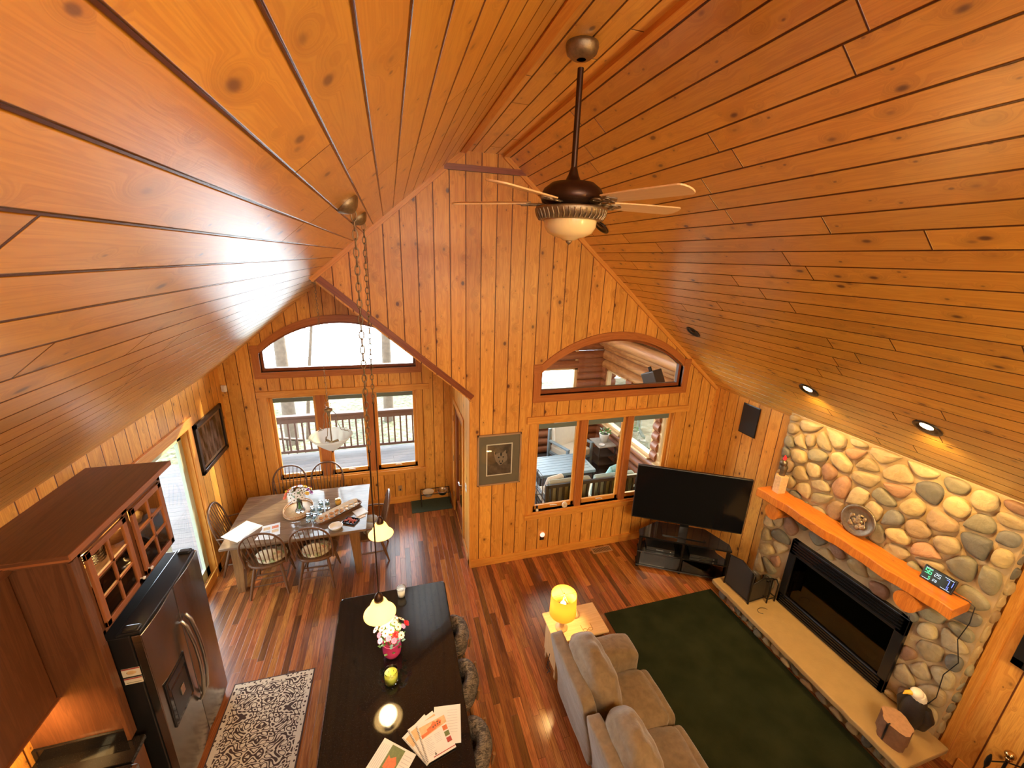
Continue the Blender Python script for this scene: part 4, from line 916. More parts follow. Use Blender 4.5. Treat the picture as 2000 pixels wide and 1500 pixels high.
# ------------------------------------------------------------------ kitchen side
def kitchen():
    # refrigerator, front toward +x
    y0, y1, xf, h = 2.87, 3.80, -1.83, 1.76
    t = thing('refrigerator', 'side by side stainless refrigerator with black cabinet, water dispenser and curved handles', 'refrigerator', ((XL+xf)/2,(y0+y1)/2,0))
    mb = MB(); mb.box((XL+.04,y0,.02),(xf-.075,y1,h)); mb.build('cabinet_body', M['black'], t, world=True, bev=.008)
    ym = 3.34
    for a, b, nm in ((y0+.004,ym-.004,'freezer_door'),(ym+.004,y1-.004,'fridge_door')):
        # slightly bowed door
        mb = MB(); n = 8; pr = [(xf-.07, a)]+[(xf-.012+.016*sin(pi*i/n), a+(b-a)*i/n) for i in range(n+1)]+[(xf-.07, b)]
        mb.prism(pr, .09, h-.012, g=1); d = mb.build(nm, M['steel'], t, world=True, bev=.004)
        yh = b-.035 if nm == 'freezer_door' else a+.035
        mb = MB(); pts = [(xf+.004,yh,1.42),(xf+.035,yh,1.36),(xf+.062,yh,1.15),(xf+.068,yh,.98),(xf+.062,yh,.80),(xf+.035,yh,.60),(xf+.004,yh,.54)]
        mb.tube(pts, .015, 10); hd = mb.build('door_handle', M['steelnob'], t, world=True)
        if nm == 'freezer_door':
            mb = MB(); mb.box((xf-.008,2.935,.72),(xf+.008,3.235,1.18)); dd = mb.build('dispenser_panel', M['blackgloss'], t, world=True, bev=.005)
            mb = MB(); mb.box((xf+.008,2.96,1.09),(xf+.0105,3.21,1.15)); mb.build('control_strip', M['black'], t, world=True)
            mb = MB(); mb.box((xf+.008,2.975,.755),(xf+.010,3.195,1.06)); mb.build('dispenser_recess', M['black'], t, world=True)
            mb = MB(); mb.box((xf+.010,3.06,.90),(xf+.025,3.11,.98)); mb.build('dispenser_lever', M['steelnob'], t, world=True, bev=.003)
    mb = MB(); mb.prism([(xf-.16,y0+.01),(xf-.02,y0+.02),(xf-.003,ym),(xf-.02,y1-.02),(xf-.16,y1-.01)], h-.012, h+.014, g=1); mb.build('top_cover', M['black'], t, world=True, bev=.006)
    for yy in (y0+.05, y1-.05): mb = MB(); mb.box((xf-.13,yy-.03,h+.005),(xf-.03,yy+.03,h+.035)); mb.build('hinge_cap', M['black'], t, world=True, bev=.012)
    mb = MB(); mb.box((xf-.08,y0+.01,.0),(xf-.05,y1-.01,.085)); mb.build('toe_grille', M['black'], t, world=True)
    for z0, nm, lab in ((1.405,'fridge_magnet','small cream card magnet with red edge, upper of two on the side of the refrigerator'),(1.335,'fridge_magnet','small cream card magnet with green line, lower of two on the side of the refrigerator')):
        up = z0 > 1.39; hh = .075 if up else .055
        o = thing(nm, lab, 'magnet', (-1.955,y0-.001,z0)); mb = MB(); mb.box((-.055,-.003,0),(.055,0,hh)); mb.build('card', M['cream'], o)
        mb = MB(); mb.box((-.055,-.0035,hh-.010),(.055,-.003,hh)); mb.build('red_edge', M['printred'], o)
        mb = MB(); mb.box((-.045,-.0035,.012),(.045,-.003,.016)) if not up else mb.ell((0,-.003,.035),(.03,.001,.018),10,6); mb.build('green_line' if not up else 'faint_drawing', M['printgreen'] if not up else M['printtan'], o)
    # tall side panel
    o = MB(); o.box((XL,2.785,.935),(-2.0,2.825,1.80),g=2); o.box((-2.025,2.755,.935),(-2.0,2.785,2.50),g=2); o.box((XL,2.785,1.80),(-2.005,2.825,2.50),g=2)
    tag(o.build('cabinet_side_panel', [M['cab']], bev=.002), 'tall brown cherry end panel between the refrigerator and the range', 'panel')
    # glass door cabinet above the refrigerator
    a, b, xf2, z0, z1 = 2.83, 3.86, -2.02, 1.83, 2.52
    t = thing('wall_cabinet', 'brown cherry cabinet with two mullioned glass doors above the refrigerator', 'cabinet', (-2.28,(a+b)/2,z0))
    mb = MB(); q = .02
    mb.box((XL,a,z0),(xf2-.02,b,z0+q)); mb.box((XL,a,z1-q),(xf2-.02,b,z1)); mb.box((XL,a,z0),(xf2-.02,a+q,z1),g=2); mb.box((XL,b-q,z0),(xf2-.02,b,z1),g=2); mb.box((XL,a,z0),(XL+.012,b,z1)); mb.box((XL,a,2.14),(xf2-.06,b,2.155))
    mb.build('cabinet_case', M['cab'], t, world=True)
    mb = MB(); ym = (a+b)/2; mb.box((xf2-.02,a,z0),(xf2,a+.04,z1),g=2); mb.box((xf2-.02,b-.04,z0),(xf2,b,z1),g=2); mb.box((xf2-.02,ym-.03,z0),(xf2,ym+.03,z1),g=2); mb.box((xf2-.02,a,z0),(xf2,b,z0+.03),g=1); mb.box((xf2-.02,a,z1-.05),(xf2,b,z1),g=1)
    mb.build('face_frame', M['cab'], t, world=True)
    # crown with sloped profile, its dusty top seen from above
    mb = MB()
    for (ya, yb) in ((2.70,3.95),):
        mb.box((XL,ya+.03,z1),(xf2+.03,yb-.03,z1+.03),g=1); mb.box((XL,ya,z1+.03),(xf2+.06,yb,z1+.075),g=1)
    cr = mb.build('crown', M['cab'], t, world=True, bev=.006)
    mb = MB(); mb.box((xf2+.0585,2.702,z1+.035),(xf2+.066,3.948,z1+.077),g=1); mb.box((XL,2.698,z1+.035),(xf2+.06,2.7,z1+.05),g=0); mb.build('crown_edge', M['cablight'], t, world=True)
    for (c, d, k) in ((a+.045,ym-.035,0),(ym+.035,b-.045,1)):
        mb = MB(); s = .045; X0, X1 = xf2, xf2+.02; p0, p1 = z0+.035, z1-.055
        mb.box((X0,c,p0),(X1,c+s,p1),g=2); mb.box((X0,d-s,p0),(X1,d,p1),g=2); mb.box((X0,c,p0),(X1,d,p0+s),g=1); mb.box((X0,c,p1-s),(X1,d,p1),g=1)
        dr = mb.build('door', M['cablight'], t, world=True, bev=.003)
        mb = MB(); mid = (c+d)/2; mb.box((X0+.002,mid-.009,p0+s),(X1-.002,mid+.009,p1-s),g=2)
        for i in (1,2): zz = p0+s+(p1-p0-2*s)*i/3; mb.box((X0+.002,c+s,zz-.009),(X1-.002,d-s,zz+.009),g=1)
        m = mb.build('muntin_grid', M['cablight'], dr); m.location = -V(t.location)
        mb = MB(); mb.quad([(X0+.01,c+s,p0+s),(X0+.01,d-s,p0+s),(X0+.01,d-s,p1-s),(X0+.01,c+s,p1-s)]); m = mb.build('pane', M['glass'], dr); m.location = -V(t.location)
        mb = MB(); yk = d-.022 if k == 0 else c+.022; mb.at((X1,yk,p0+.05), ry=pi/2); mb.lathe([(.005,0),(.005,.015),(.014,.02),(.012,.03),(0,.033)],14); m = mb.build('knob', M['porcelain'], dr); m.location = -V(t.location)
    light('cabinet_puck', 'AREA', (-2.25,3.34,2.49), 5, (1,.62,.22), (-2.25,3.34,1.8), shape='RECTANGLE', size=.1, size_y=.7)
    rr = random.Random(5)
    for i, (yy, zz, lab, kind) in enumerate(((3.00,2.156,'amber glass serving bowl on the upper cabinet shelf behind the near glass door','bowl'),(3.22,2.156,'clear stacked glass dishes on the upper cabinet shelf behind the near glass door','stack'),(3.50,2.156,'woven brown basket on the upper cabinet shelf behind the far glass door','basket'),(3.72,2.156,'tan covered dish on the upper cabinet shelf at its far end','dish'),
              (2.98,1.852,'clear glass pitcher on the cabinet bottom behind the near glass door','pitcher'),(3.18,1.852,'dark cut glass tumbler on the cabinet bottom behind the near glass door','tumbler'),(3.52,1.852,'silver covered casserole on the cabinet bottom behind the far glass door','dish'),(3.70,1.852,'clear glass bowl on the cabinet bottom at its far end','bowl'))):
        o = thing('glassware' if kind not in ('basket','dish') else ('basket' if kind == 'basket' else 'covered_dish'), lab, kind, (-2.22,yy,zz))
        mb = MB()
        if kind in ('bowl',): mb.lathe([(.03,0),(.035,.01),(.07,.05),(.095,.10),(.09,.10),(.066,.055),(0,.015)],20)
        elif kind == 'stack':
            for k in range(4): mb.lathe([(.0,.004+k*.022),(.05,.004+k*.022),(.09,.03+k*.022),(.088,.034+k*.022)],20)
        elif kind == 'basket': mb.lathe([(0,0),(.075,0),(.095,.09),(.10,.12),(.092,.12),(.07,.02),(0,.02)],18)
        elif kind == 'dish': mb.lathe([(0,0),(.07,0),(.085,.05),(.09,.055),(.06,.085),(.015,.095),(.015,.11),(0,.112)],20)
        elif kind == 'pitcher': mb.lathe([(0,0),(.05,0),(.065,.06),(.05,.13),(.045,.17),(.055,.20)],18)
        else: mb.lathe([(0,.0),(.032,0),(.042,.12),(.039,.12),(.03,.01),(0,.01)],16)
        mb.build('body', [M['gold_jar'] if 'amber' in lab else M['wick'] if kind == 'basket' else M['printtan'] if 'tan' in lab else M['steelnob'] if 'silver' in lab else M['clear']][0], o)
    # wall cabinets above the range
    t = thing('wall_cabinet', 'plain dark cherry wall cabinet above the range at the left edge', 'cabinet', (-2.4,1.9,1.46))
    mb = MB(); mb.box((XL,.6,1.44),(-2.33,2.783,2.50),g=2); mb.build('cabinet_case', M['cab'], t, world=True, bev=.003)
    for i in range(3):
        c, d = .62+i*.72, .62+i*.72+.70; mb = MB(); mb.box((-2.33,c,1.46),(-2.312,d,2.48),g=2); dr = mb.build('door', M['cab'], t, world=True, bev=.004)
    mb = MB(); mb.box((XL,.6,2.50),(-2.27,2.783,2.56),g=1); mb.build('crown', M['cab'], t, world=True, bev=.006)
    mb = MB(); mb.box((XL,.6,1.43),(-2.31,2.783,1.44),g=1); mb.build('bottom_rail', M['cablight'], t, world=True)
    t = thing('under_cabinet_light', 'small warm strip light under the wall cabinet beside the tall panel', 'light', (-2.46,2.45,1.425))
    mb = MB(); mb.box((-.04,-.16,-.008),(.04,.16,.004)); mb.build('housing', M['white'], t, bev=.002)
    mb = MB(); mb.box((-.03,-.15,-.011),(.03,.15,-.008)); mb.build('diffuser', M['bulb'], t)
    light('strip_glow', 'AREA', (-2.44,2.55,1.405), 7, (1,.55,.18), (-2.40,2.70,.9), size=.2)
    # base run with range
    t = thing('counter_run', 'black granite counter with short splash against the tall panel', 'counter', (-2.25,2.7,0))
    mb = MB(); mb.box((XL,2.60,.89),(-1.93,2.784,.93)); mb.build('countertop', M['granite'], t, world=True, bev=.004)
    mb = MB(); mb.box((XL,2.762,.931),(-2.01,2.783,1.03)); mb.build('splash', M['granite'], t, world=True, bev=.003)
    mb = MB(); mb.box((XL,2.62,.09),(-1.96,2.784,.89),g=2); mb.build('base_cabinet', M['cab'], t, world=True)
    t = thing('range', 'black glass top range with stainless front and bar handle at the bottom left corner', 'range', (-2.25,2.2,0))
    mb = MB(); mb.box((XL+.03,1.83,.0),(-1.93,2.59,.90)); mb.build('range_body', M['black'], t, world=True)
    mb = MB(); mb.box((XL+.03,1.83,.90),(-1.92,2.59,.925)); mb.build('glass_cooktop', M['blackgloss'], t, world=True, bev=.004)
    mb = MB(); mb.box((-1.93,1.83,.78),(-1.885,2.59,.915)); mb.box((-1.93,1.83,.10),(-1.895,2.59,.76)); mb.build('front_panel', M['steel'], t, world=True, bev=.006)
    mb = MB(); mb.tube([(-1.89,1.9,.70),(-1.84,1.9,.72),(-1.84,2.52,.72),(-1.89,2.52,.70)],.013,10); mb.build('oven_handle', M['steelnob'], t, world=True)
    for yy in (1.95,2.08,2.34,2.47): mb = MB(); mb.at((-1.885,yy,.85), ry=pi/2); mb.lathe([(.02,0),(.02,.02),(0,.022)],14); mb.build('control_knob', M['black'], t, world=True)
    for x, yy, r in ((-2.08,2.4,.10),(-2.36,2.4,.08),(-2.08,2.02,.08),(-2.36,2.02,.10)): mb = MB(); mb.tube([(x+r*cos(q), yy+r*sin(q), .9256) for q in [i*pi/14 for i in range(28)]],.0012,4, closed=True); mb.build('burner_ring', M['printgrey'], t, world=True)
    # island
    t = thing('kitchen_island', 'long kitchen island with glossy black granite top', 'kitchen island', (-.13,2.4,0))
    x0, x1, y0, y1 = -.68, .41, .95, 3.77; r = .05; poly = []
    for cx, cy, a0 in ((x1-r,y1-r,0),(x0+r,y1-r,90),(x0+r,y0+r,180),(x1-r,y0+r,270)): poly += [(cx+r*cos(rad(a0+i*15)), cy+r*sin(rad(a0+i*15))) for i in range(7)]
    mb = MB(); mb.prism(poly, .885, .92, g=1); mb.build('countertop', M['granite'], t, world=True, bev=.010)
    mb = MB(); mb.box((-.63,1.0,.09),(.12,3.70,.885),g=2); mb.build('base_cabinet', M['cab'], t, world=True, bev=.004); mb = MB(); mb.box((-.58,1.02,0),(.08,3.66,.09)); mb.build('toe_kick', M['black'], t, world=True)
    for i in range(4): mb = MB(); mb.box((-.648,1.03+i*.67,.12),(-.63,1.03+i*.67+.63,.86),g=2); mb.build('door', M['cab'], t, world=True, bev=.005)
kitchen()
def stools():
    t0 = thing('bar_stool', 'grey chenille bar stool, farthest of three along the island', 'bar stool', (0,0,0), 0, 'bar stools along the island')
    mb = MB(); mb.lathe([(0,.60),(.15,.60),(.185,.62),(.195,.655),(.19,.69),(.165,.715),(0,.725)],28); mb.build('seat', M['stool'], t0)
    # curved upholstered back on the +x side
    mb = MB(); n = 14; vs = []; m = 10
    for i in range(n+1):
        a = rad(-84+168*i/n)
        for k in range(m):
            q = 2*pi*k/m; e = 1-.75*abs((i-n/2)/(n/2))**6; rr = .150+.068*cos(q)*e; zz = .768+.105*sin(q)*e; vs.append((rr*cos(a)-.01, rr*sin(a), zz))
    fs = [(i*m+k, i*m+(k+1)%m, (i+1)*m+(k+1)%m, (i+1)*m+k) for i in range(n) for k in range(m)]; mb.add(vs, fs, None, True)
    mb.add(vs[:m], [tuple(range(m-1,-1,-1))]); mb.add(vs[-m:], [tuple(range(m))]); mb.build('backrest', M['stool'], t0)
    for sx in (-1,1):
        for sy in (-1,1): mb = MB(); mb.tube([(sx*.12,sy*.12,.61),(sx*.18,sy*.18,0)],[.017,.013],8); mb.build('leg', M['tableleg'], t0)
    for s in (-1,1): mb = MB(); mb.tube([(.18,s*.12,.68),(.19,s*.13,.80)],.012,8); mb.build('back_post', M['tableleg'], t0)
    mb = MB(); mb.tube([(.155*cos(a)*1.1,.155*sin(a)*1.1,.22) for a in [i*pi/12 for i in range(24)]],.009,6, closed=True); mb.build('foot_ring', M['tableleg'], t0)
    for i, (y, lab) in enumerate(((3.19,None),(2.70,'grey chenille bar stool, middle of three along the island'),(2.18,'grey chenille bar stool, nearest the camera of three along the island'))):
        o = t0 if i == 0 else copy_tree(t0, None, lab); o.location = (.375,y,0); o.rotation_euler = (0,0,rad((6,-4,3)[i]))
stools()
def daisy(mb_name, parent, c, r, petal, core, tilt, n=9, double=False):
    """one flower as a part: petals and, as a sub-part, its centre"""
    d = V(tilt).normalized(); X = Matrix.Translation(c) @ V((0,0,1)).rotation_difference(d).to_matrix().to_4x4(); mb = MB(); mb.X = X
    for ring in range(3 if double else 1):
        rr = r*(1-.28*ring); el = .25+.35*ring
        for k in range(n):
            a = 2*pi*(k+.5*ring)/n; w = pi/n*1.05; q = []
            for (s, aw, h) in ((.12,.5,0),(.6,.95,.10),(.95,.7,el*.35),(1.0,0,el*.4),(.95,-.7,el*.35),(.6,-.95,.10),(.12,-.5,0)): q.append((rr*s*cos(a+aw*w), rr*s*sin(a+aw*w), r*h+ring*r*.12))
            mb.add(q, [tuple(range(7))])
    o = mb.build(mb_name, petal, parent)
    mb = MB(); mb.X = X; mb.ell((0,0,r*.06),(r*.24,r*.24,r*.16),8,5); mb.build('flower_centre', core, o)
    return o
def island_things():
    z = .9202
    SC = 1.25
    t = thing('plastic_cup', 'clear plastic cup with white lid at the far end of the island', 'cup', (-.06,3.66,z))
    mb = MB(); mb.lathe([(0,.002),(.030,0),(.038,.085),(.036,.085),(.028,.004)],22); mb.build('cup_wall', M['frost'], t); t.scale = (1.15,)*3
    mb = MB(); mb.lathe([(.036,.080),(.042,.082),(.043,.092),(.036,.096),(.030,.094),(.0,.093)],22); mb.build('lid', M['plasticclear'], t); mb = MB(); mb.lathe([(0,.004),(.030,.004),(.033,.04),(0,.04)],18); mb.build('contents', M['porcelain'], t)
    t = thing('flower_bouquet', 'mixed bouquet with daisies and red roses in a pink vase on the island', 'flowers', (-.158,2.99,z))
    mb = MB(); mb.lathe([(0,0),(.045,0),(.062,.03),(.066,.07),(.058,.11),(.064,.125),(.060,.125),(.052,.10),(0,.09)],24); mb.build('pink_vase', M['pinkwrap'], t)
    rr = random.Random(21); mb = MB()
    for i in range(46):
        a = rr.uniform(0,2*pi); r = rr.uniform(.02,.085); zz = rr.uniform(.10,.22); c = V((r*cos(a), r*sin(a), zz)); d = V((cos(a),sin(a),.5)).normalized(); s = V((-sin(a),cos(a),0)); L = rr.uniform(.03,.05)
        mb.add([tuple(c), tuple(c+d*L*.5+s*.014), tuple(c+d*L), tuple(c+d*L*.5-s*.014)], [(0,1,2,3)])
    t.scale = (SC,)*3
    for i in range(12): a = i*2*pi/12; mb.tube([(0,0,.02),(.05*cos(a),.05*sin(a),.20)],.0025,5)
    mb.build('foliage', M['greenleaf'], t)
    kinds = ['w','w','w','w','w','w','w','w','y','r','r','p','p','l','l','p','w','c','c','w','l','r','w','p']
    mats = dict(w=M['flr_cream'], y=M['flr_yellow'], r=M['flr_red'], p=M['flr_pink'], l=M['flr_lilac'], c=M['flr_white'])
    pos = []
    for i, k in enumerate(kinds):
        a = i*2.399; r = .014+.100*sqrt((i+.5)/len(kinds)); zz = .30-.62*r+(.012 if i % 2 else 0)
        if k in 'y': a, r = rad(-80), .045
        rose = k in 'ry'
        daisy('flower', t, (r*cos(a), r*sin(a), zz), .026 if rose else .025 if k in 'wc' else .020, mats[k], M['darkcore'] if k in 'wc' else mats[k], (cos(a)*r*9, sin(a)*r*9, 1), 9 if not rose else 7, rose)
    t = thing('candle_jar', 'green three wick candle in a clear glass jar on the island', 'candle', (-.168,2.735,z))
    mb = MB(); mb.lathe([(0,.001),(.040,0),(.043,.01),(.043,.105),(.040,.105),(.040,.012),(0,.010)],26); mb.build('glass_jar', M['clear'], t); t.scale = (1.3,1.3,1.15)
    mb = MB(); mb.lathe([(0,.012),(.0415,.012),(.0415,.078),(0,.078)],24); mb.build('wax', M['green_wax'], t)
    for k in range(3): a = 2*pi*k/3+.5; mb = MB(); mb.tube([(.018*cos(a),.018*sin(a),.078),(.018*cos(a),.018*sin(a),.089)],.0015,5); mb.build('wick', M['black'], t)
    # brochures: bound covers with a red log house, photo column and lines of print
    def sheet(parent, nm, w, h, mat, z0=0.0, th=.003): mb = MB(); mb.box((-w/2,-h/2,z0),(w/2,h/2,z0+th)); return mb.build(nm, mat, parent)
    def flat(parent, nm, x0, y0, x1, y1, mat, z): mb = MB(); mb.add([(x0,y0,z),(x1,y0,z),(x1,y1,z),(x0,y1,z)], [(0,1,2,3)]); return mb.build(nm, mat, parent)
    def booklet(loc, rz, lab, zoff, full):
        t = thing('spiral_brochure', lab, 'brochure', (loc[0],loc[1],z+zoff), rz, 'spiral bound brochures on the island'); w, h = .216, .28
        sheet(t, 'pages', w, h, M['paper'], 0, .004); q = .0043
        mb = MB()
        for i in range(24): yy = -h/2+.012+i*(h-.024)/23; mb.tube([(-w/2+.006,yy,.0),(-w/2-.004,yy,.004),(-w/2+.000,yy,.009),(-w/2+.008,yy,.0045)],.0012,4)
        mb.build('spiral_binding', M['black'], t)
        mb = MB(); mb.add([(-w/2+.012,.025,q),(w/2,.055,q),(w/2,.112,q),(-w/2+.012,.112,q)], [(0,1,2,3)]); mb.build('cover_photo', M['printtan'], t)
        if full:
            mb = MB(); mb.add([(x,y,q+.0003) for x,y in ((-.01,.050),(.06,.058),(.075,.085),(.055,.105),(.035,.095),(.015,.108),(-.01,.085),(-.045,.075),(-.045,.06))], [tuple(range(9))]); hs = mb.build('log_house_picture', M['printorange'], t)
            mb = MB()
            for x0_, y0_ in ((.0,.062),(.018,.066),(.038,.068),(.055,.070),(.04,.085)): mb.add([(x0_,y0_,q+.0006),(x0_+.009,y0_+.001,q+.0006),(x0_+.009,y0_+.012,q+.0006),(x0_,y0_+.011,q+.0006)], [(0,1,2,3)])
            mb.build('house_windows', M['wolfbg'], hs)
            mb = MB(); mb.add([(x,y,q+.0002) for x,y in ((-.095,.028),(-.03,.04),(.03,.05),(-.02,.062),(-.095,.052))], [(0,1,2,3,4)]); mb.build('golden_lawn', M['printorange'], t)
            for k, mm in enumerate(('printorange','printgreen','printred')): flat(t, 'photo_print', w/2-.044, -.085+.045*(2-k), w/2-.008, -.050+.045*(2-k), M[mm], q+.0004)
            mb = MB()
            for k in range(11): yy = .012-k*.0115; L = (.06,.05,.055,.035,.06)[k % 5]; mb.add([(-.085,yy,q),(-.085+L,yy,q),(-.085+L,yy+.0025,q),(-.085,yy+.0025,q)], [(0,1,2,3)]); (mb.add([(-.01,yy,q),(.035,yy,q),(.035,yy+.0022,q),(-.01,yy+.0022,q)], [(0,1,2,3)]) if k < 6 else None)
            mb.build('printed_lines', M['printgrey'], t)
            flat(t, 'red_band', -w/2+.05, -h/2+.012, w/2, -h/2+.018, M['printred'], q)
            mb = MB(); mb.add([(-.045,-.118,q),(-.030,-.118,q),(-.0375,-.095,q)], [(0,1,2)]); mb.build('tree_emblem', M['wolfbg'], t)
        return t
    booklet((.075,2.215), rad(36), 'spiral bound log house brochure, lowest of three fanned on the island', 0, False)
    booklet((.105,2.225), rad(25), 'spiral bound log house brochure, middle of three fanned on the island', .006, False)
    o = thing('paper_sheet', 'white printed sheet poking out behind the fanned brochures on the island', 'paper', (.245,2.275,z), rad(-8)); mb = MB(); mb.box((-.105,-.14,0),(.105,.14,.001)); mb.build('sheet', M['paper'], o)
    mb = MB()
    for k in range(9): mb.add([(.0,.10-k*.02,.0013),(.08,.10-k*.02,.0013),(.08,.1022-k*.02,.0013),(.0,.1022-k*.02,.0013)], [(0,1,2,3)])
    mb.build('printed_lines', M['printgrey'], o)
    booklet((.150,2.205), rad(14), 'spiral bound log house brochure with photo column, top of three fanned on the island', .012, True)
    o = thing('flyer', 'flyer with a wooded log house photo near the front of the island', 'flyer', (-.175,2.13,z), rad(-38)); mb = MB(); mb.box((-.14,-.108,0),(.14,.108,.001)); mb.build('sheet', M['paper'], o); mb = MB()
    mb.add([(-.055,-.10,.0014),(.055,-.10,.0014),(.055,.095,.0014),(-.055,.095,.0014)], [(0,1,2,3)]); ph = mb.build('forest_photo', M['printgreen'], o)
    mb = MB(); mb.add([(x,y,.0018) for x,y in ((-.04,-.05),(.04,-.055),(.045,.0),(.015,.04),(-.015,.015),(-.04,.03))], [tuple(range(6))]); mb.build('log_house_picture', M['printorange'], ph)
    mb = MB()
    for k in range(6): mb.add([(.065,.07-k*.022,.0014),(.125,.07-k*.022,.0014),(.125,.073-k*.022,.0014),(.065,.073-k*.022,.0014)], [(0,1,2,3)])
    for k in range(5): mb.add([(-.13+k*.014,-.08,.0014),(-.127+k*.014,-.08,.0014),(-.127+k*.014,.08,.0014),(-.13+k*.014,.08,.0014)], [(0,1,2,3)])
    mb.build('printed_lines', M['printgrey'], o)
island_things()
def rugs():
    x0, x1, y1 = -1.80, -1.02, 3.83
    mb = MB(); mb.box((0,0,0),(.78,1.5,.010)); 
    o = MB(); o.add([(0,0,.010),(.78,0,.010),(.78,-1.5,.010),(0,-1.5,.010)], [(0,3,2,1)], [[(0,0),(1.5,0),(1.5,.78),(0,.78)]])
    o.add([(0,0,0),(.78,0,0),(.78,-1.5,0),(0,-1.5,0),(0,0,.010),(.78,0,.010),(.78,-1.5,.010),(0,-1.5,.010)], [(0,1,5,4),(1,2,6,5),(2,3,7,6),(3,0,4,7)], [[(0,0)]*4]*4)
    r = tag(o.build('runner_rug', M['rug']), 'cream and brown medallion patterned runner rug between refrigerator and island', 'rug'); r.location = (x0,y1,.0005); r.rotation_euler = (0,0,rad(-1))
    mb = MB(); mb.box((2.46,-3.5,0),(4.14,3.67,.012)); tag(mb.build('area_carpet', M['carpet']), 'dark green carpet filling the floor between sofa and hearth', 'carpet')
rugs()

# ------------------------------------------------------------------ dining
def chairs():
    def make(arms, lab):
        t = thing('windsor_chair', lab, 'chair', (0,0,0), 0, 'bow back chairs round the dining table')
        # faces +y; seat centre at origin, back at -y
        mb = MB(); poly = []
        for i in range(28):
            a = 2*pi*i/28; rx, ry = .262, .225; x, y = rx*abs(cos(a))**.8*(1 if cos(a)>0 else -1), ry*abs(sin(a))**.8*(1 if sin(a)>0 else -1); poly.append((x*(1+.06*(y/.215)), y))
        mb.prism(poly, .420, .458, g=1); mb.build('seat', M['chair'], t, bev=.012)
        lean = .26; by = -.185; H = 1.03
        pt = lambda x, z: (x, by-(z-.44)*lean*(.9 if z < .7 else .9), z)
        bow = []
        for i in range(25):
            a = pi*i/24; c_ = cos(a); x = -.285*(1 if c_ > 0 else -1)*abs(c_)**.85*(1-.16*(1-sin(a))**2); z = .46+(H-.46)*sin(a)**.62; bow.append(pt(x, z) if not arms else pt(x, z))
        mb = MB(); mb.tube(bow, .0135, 10); mb.build('bow', M['chair'], t)
        n = 9
        for i in range(n):
            xb = -.175+.35*i/(n-1); xt = xb*1.36; zt = .46+(H-.46)*sin(math.acos(min(1,abs(xt)/.285)**(1/.85)))**.62
            p0 = (xb, by+.015-.02*(1-(xb/.175)**2)+.01, .45); p1 = pt(xt, zt-.005); m = tuple((p0[k]+p1[k])/2 for k in range(3)); mb = MB(); mb.tube([p0, m, p1],[.0055,.0075,.0045],6); mb.build('spindle', M['chair'], t)
        if arms:
            for s in (-1,1):
                mb = MB(); mb.tube([pt(s*.275,.66),(s*.30,-.12,.665),(s*.305,-.02,.66),(s*.30,.045,.655)],[.012,.015,.018,.020],8, flat=.7); mb.build('arm', M['chair'], t)
                for yy in (.03,-.07): mb = MB(); mb.tube([(s*.20,yy-.01,.45),(s*.30,yy,.655)],[.009,.011],6); mb.build('arm_spindle', M['chair'], t)
        L = {}
        for sx in (-1,1):
            for sy in (-1,1):
                a = V((sx*.15, sy*.14, .43)); b = V((sx*.225, sy*.215 if sy > 0 else -.26, 0)); L[(sx,sy)] = (a,b)
                mb = MB(); mb.tube([a, a.lerp(b,.25), a.lerp(b,.45), a.lerp(b,.6), a.lerp(b,.85), b],[.016,.021,.018,.021,.014,.012],10); mb.build('leg', M['chair'], t)
        mids = []
        for sx in (-1,1):
            p = L[(sx,1)][0].lerp(L[(sx,1)][1],.6); q = L[(sx,-1)][0].lerp(L[(sx,-1)][1],.6); mids.append((p+q)/2); mb = MB(); mb.tube([p,(p+q)/2,q],[.008,.013,.008],8); mb.build('stretcher', M['chair'], t)
        mb = MB(); mb.tube([mids[0],(mids[0]+mids[1])/2,mids[1]],[.008,.013,.008],8); mb.build('stretcher', M['chair'], t)
        for f in (.42,.62):
            p = L[(-1,-1)][0].lerp(L[(-1,-1)][1],f); q = L[(1,-1)][0].lerp(L[(1,-1)][1],f); mb = MB(); mb.tube([p,q],.007,8); mb.build('stretcher', M['chair'], t)
        return t
    c0 = make(False, 'bow back wooden chair on the near side of the table, left of the near pair'); c0.location = (-1.76,5.29,0); c0.rotation_euler = (0,0,rad(2))
    K = KIDS()
    copy_tree(c0, None, 'bow back wooden chair on the near side of the table, right of the near pair', (-1.165,5.27,0), rad(-3), kids=K)
    copy_tree(c0, None, 'bow back wooden chair under the window on the left of the far pair', (-1.76,6.44,0), rad(180), kids=K)
    copy_tree(c0, None, 'bow back wooden chair under the window on the right of the far pair', (-1.20,6.44,0), rad(178), kids=K)
    a0 = make(True, 'bow back wooden armchair at the left head of the table by the slider'); a0.location = (-2.21,5.80,0); a0.rotation_euler = (0,0,rad(-86))
    copy_tree(a0, None, 'bow back wooden armchair at the right head of the table', (-.50,5.57,0), rad(92))
    for (x, y, lab) in ((-1.72,5.26,'floral green and cream seat cushion on the near left dining chair'),(-1.17,5.24,'floral green and cream seat cushion on the near right dining chair')):
        t = thing('seat_cushion', lab, 'cushion', (x,y,.4595)); mb = MB(); mb.lathe([(0,0),(.14,0),(.19,.02),(.185,.045),(.13,.062),(0,.055)],24, sx=1.0, sy=.9); mb.build('pad', M['floral'], t)
        mb = MB(); mb.ell((0,-.11,.115),(.16,.045,.085),16,10); mb.build('bolster', M['floral'], t)
    t = thing('folded_throw', 'pale grey cloth bunched on the right head armchair', 'cloth', (-.47,5.55,.4595)); mb = MB()
    for i in range(7): mb.ell((random.uniform(-.06,.09), random.uniform(-.1,.1), .03+.018*i), (.10,.09,.035), 12, 8)
    mb.build('folds', M['clothgrey'], t)
chairs()
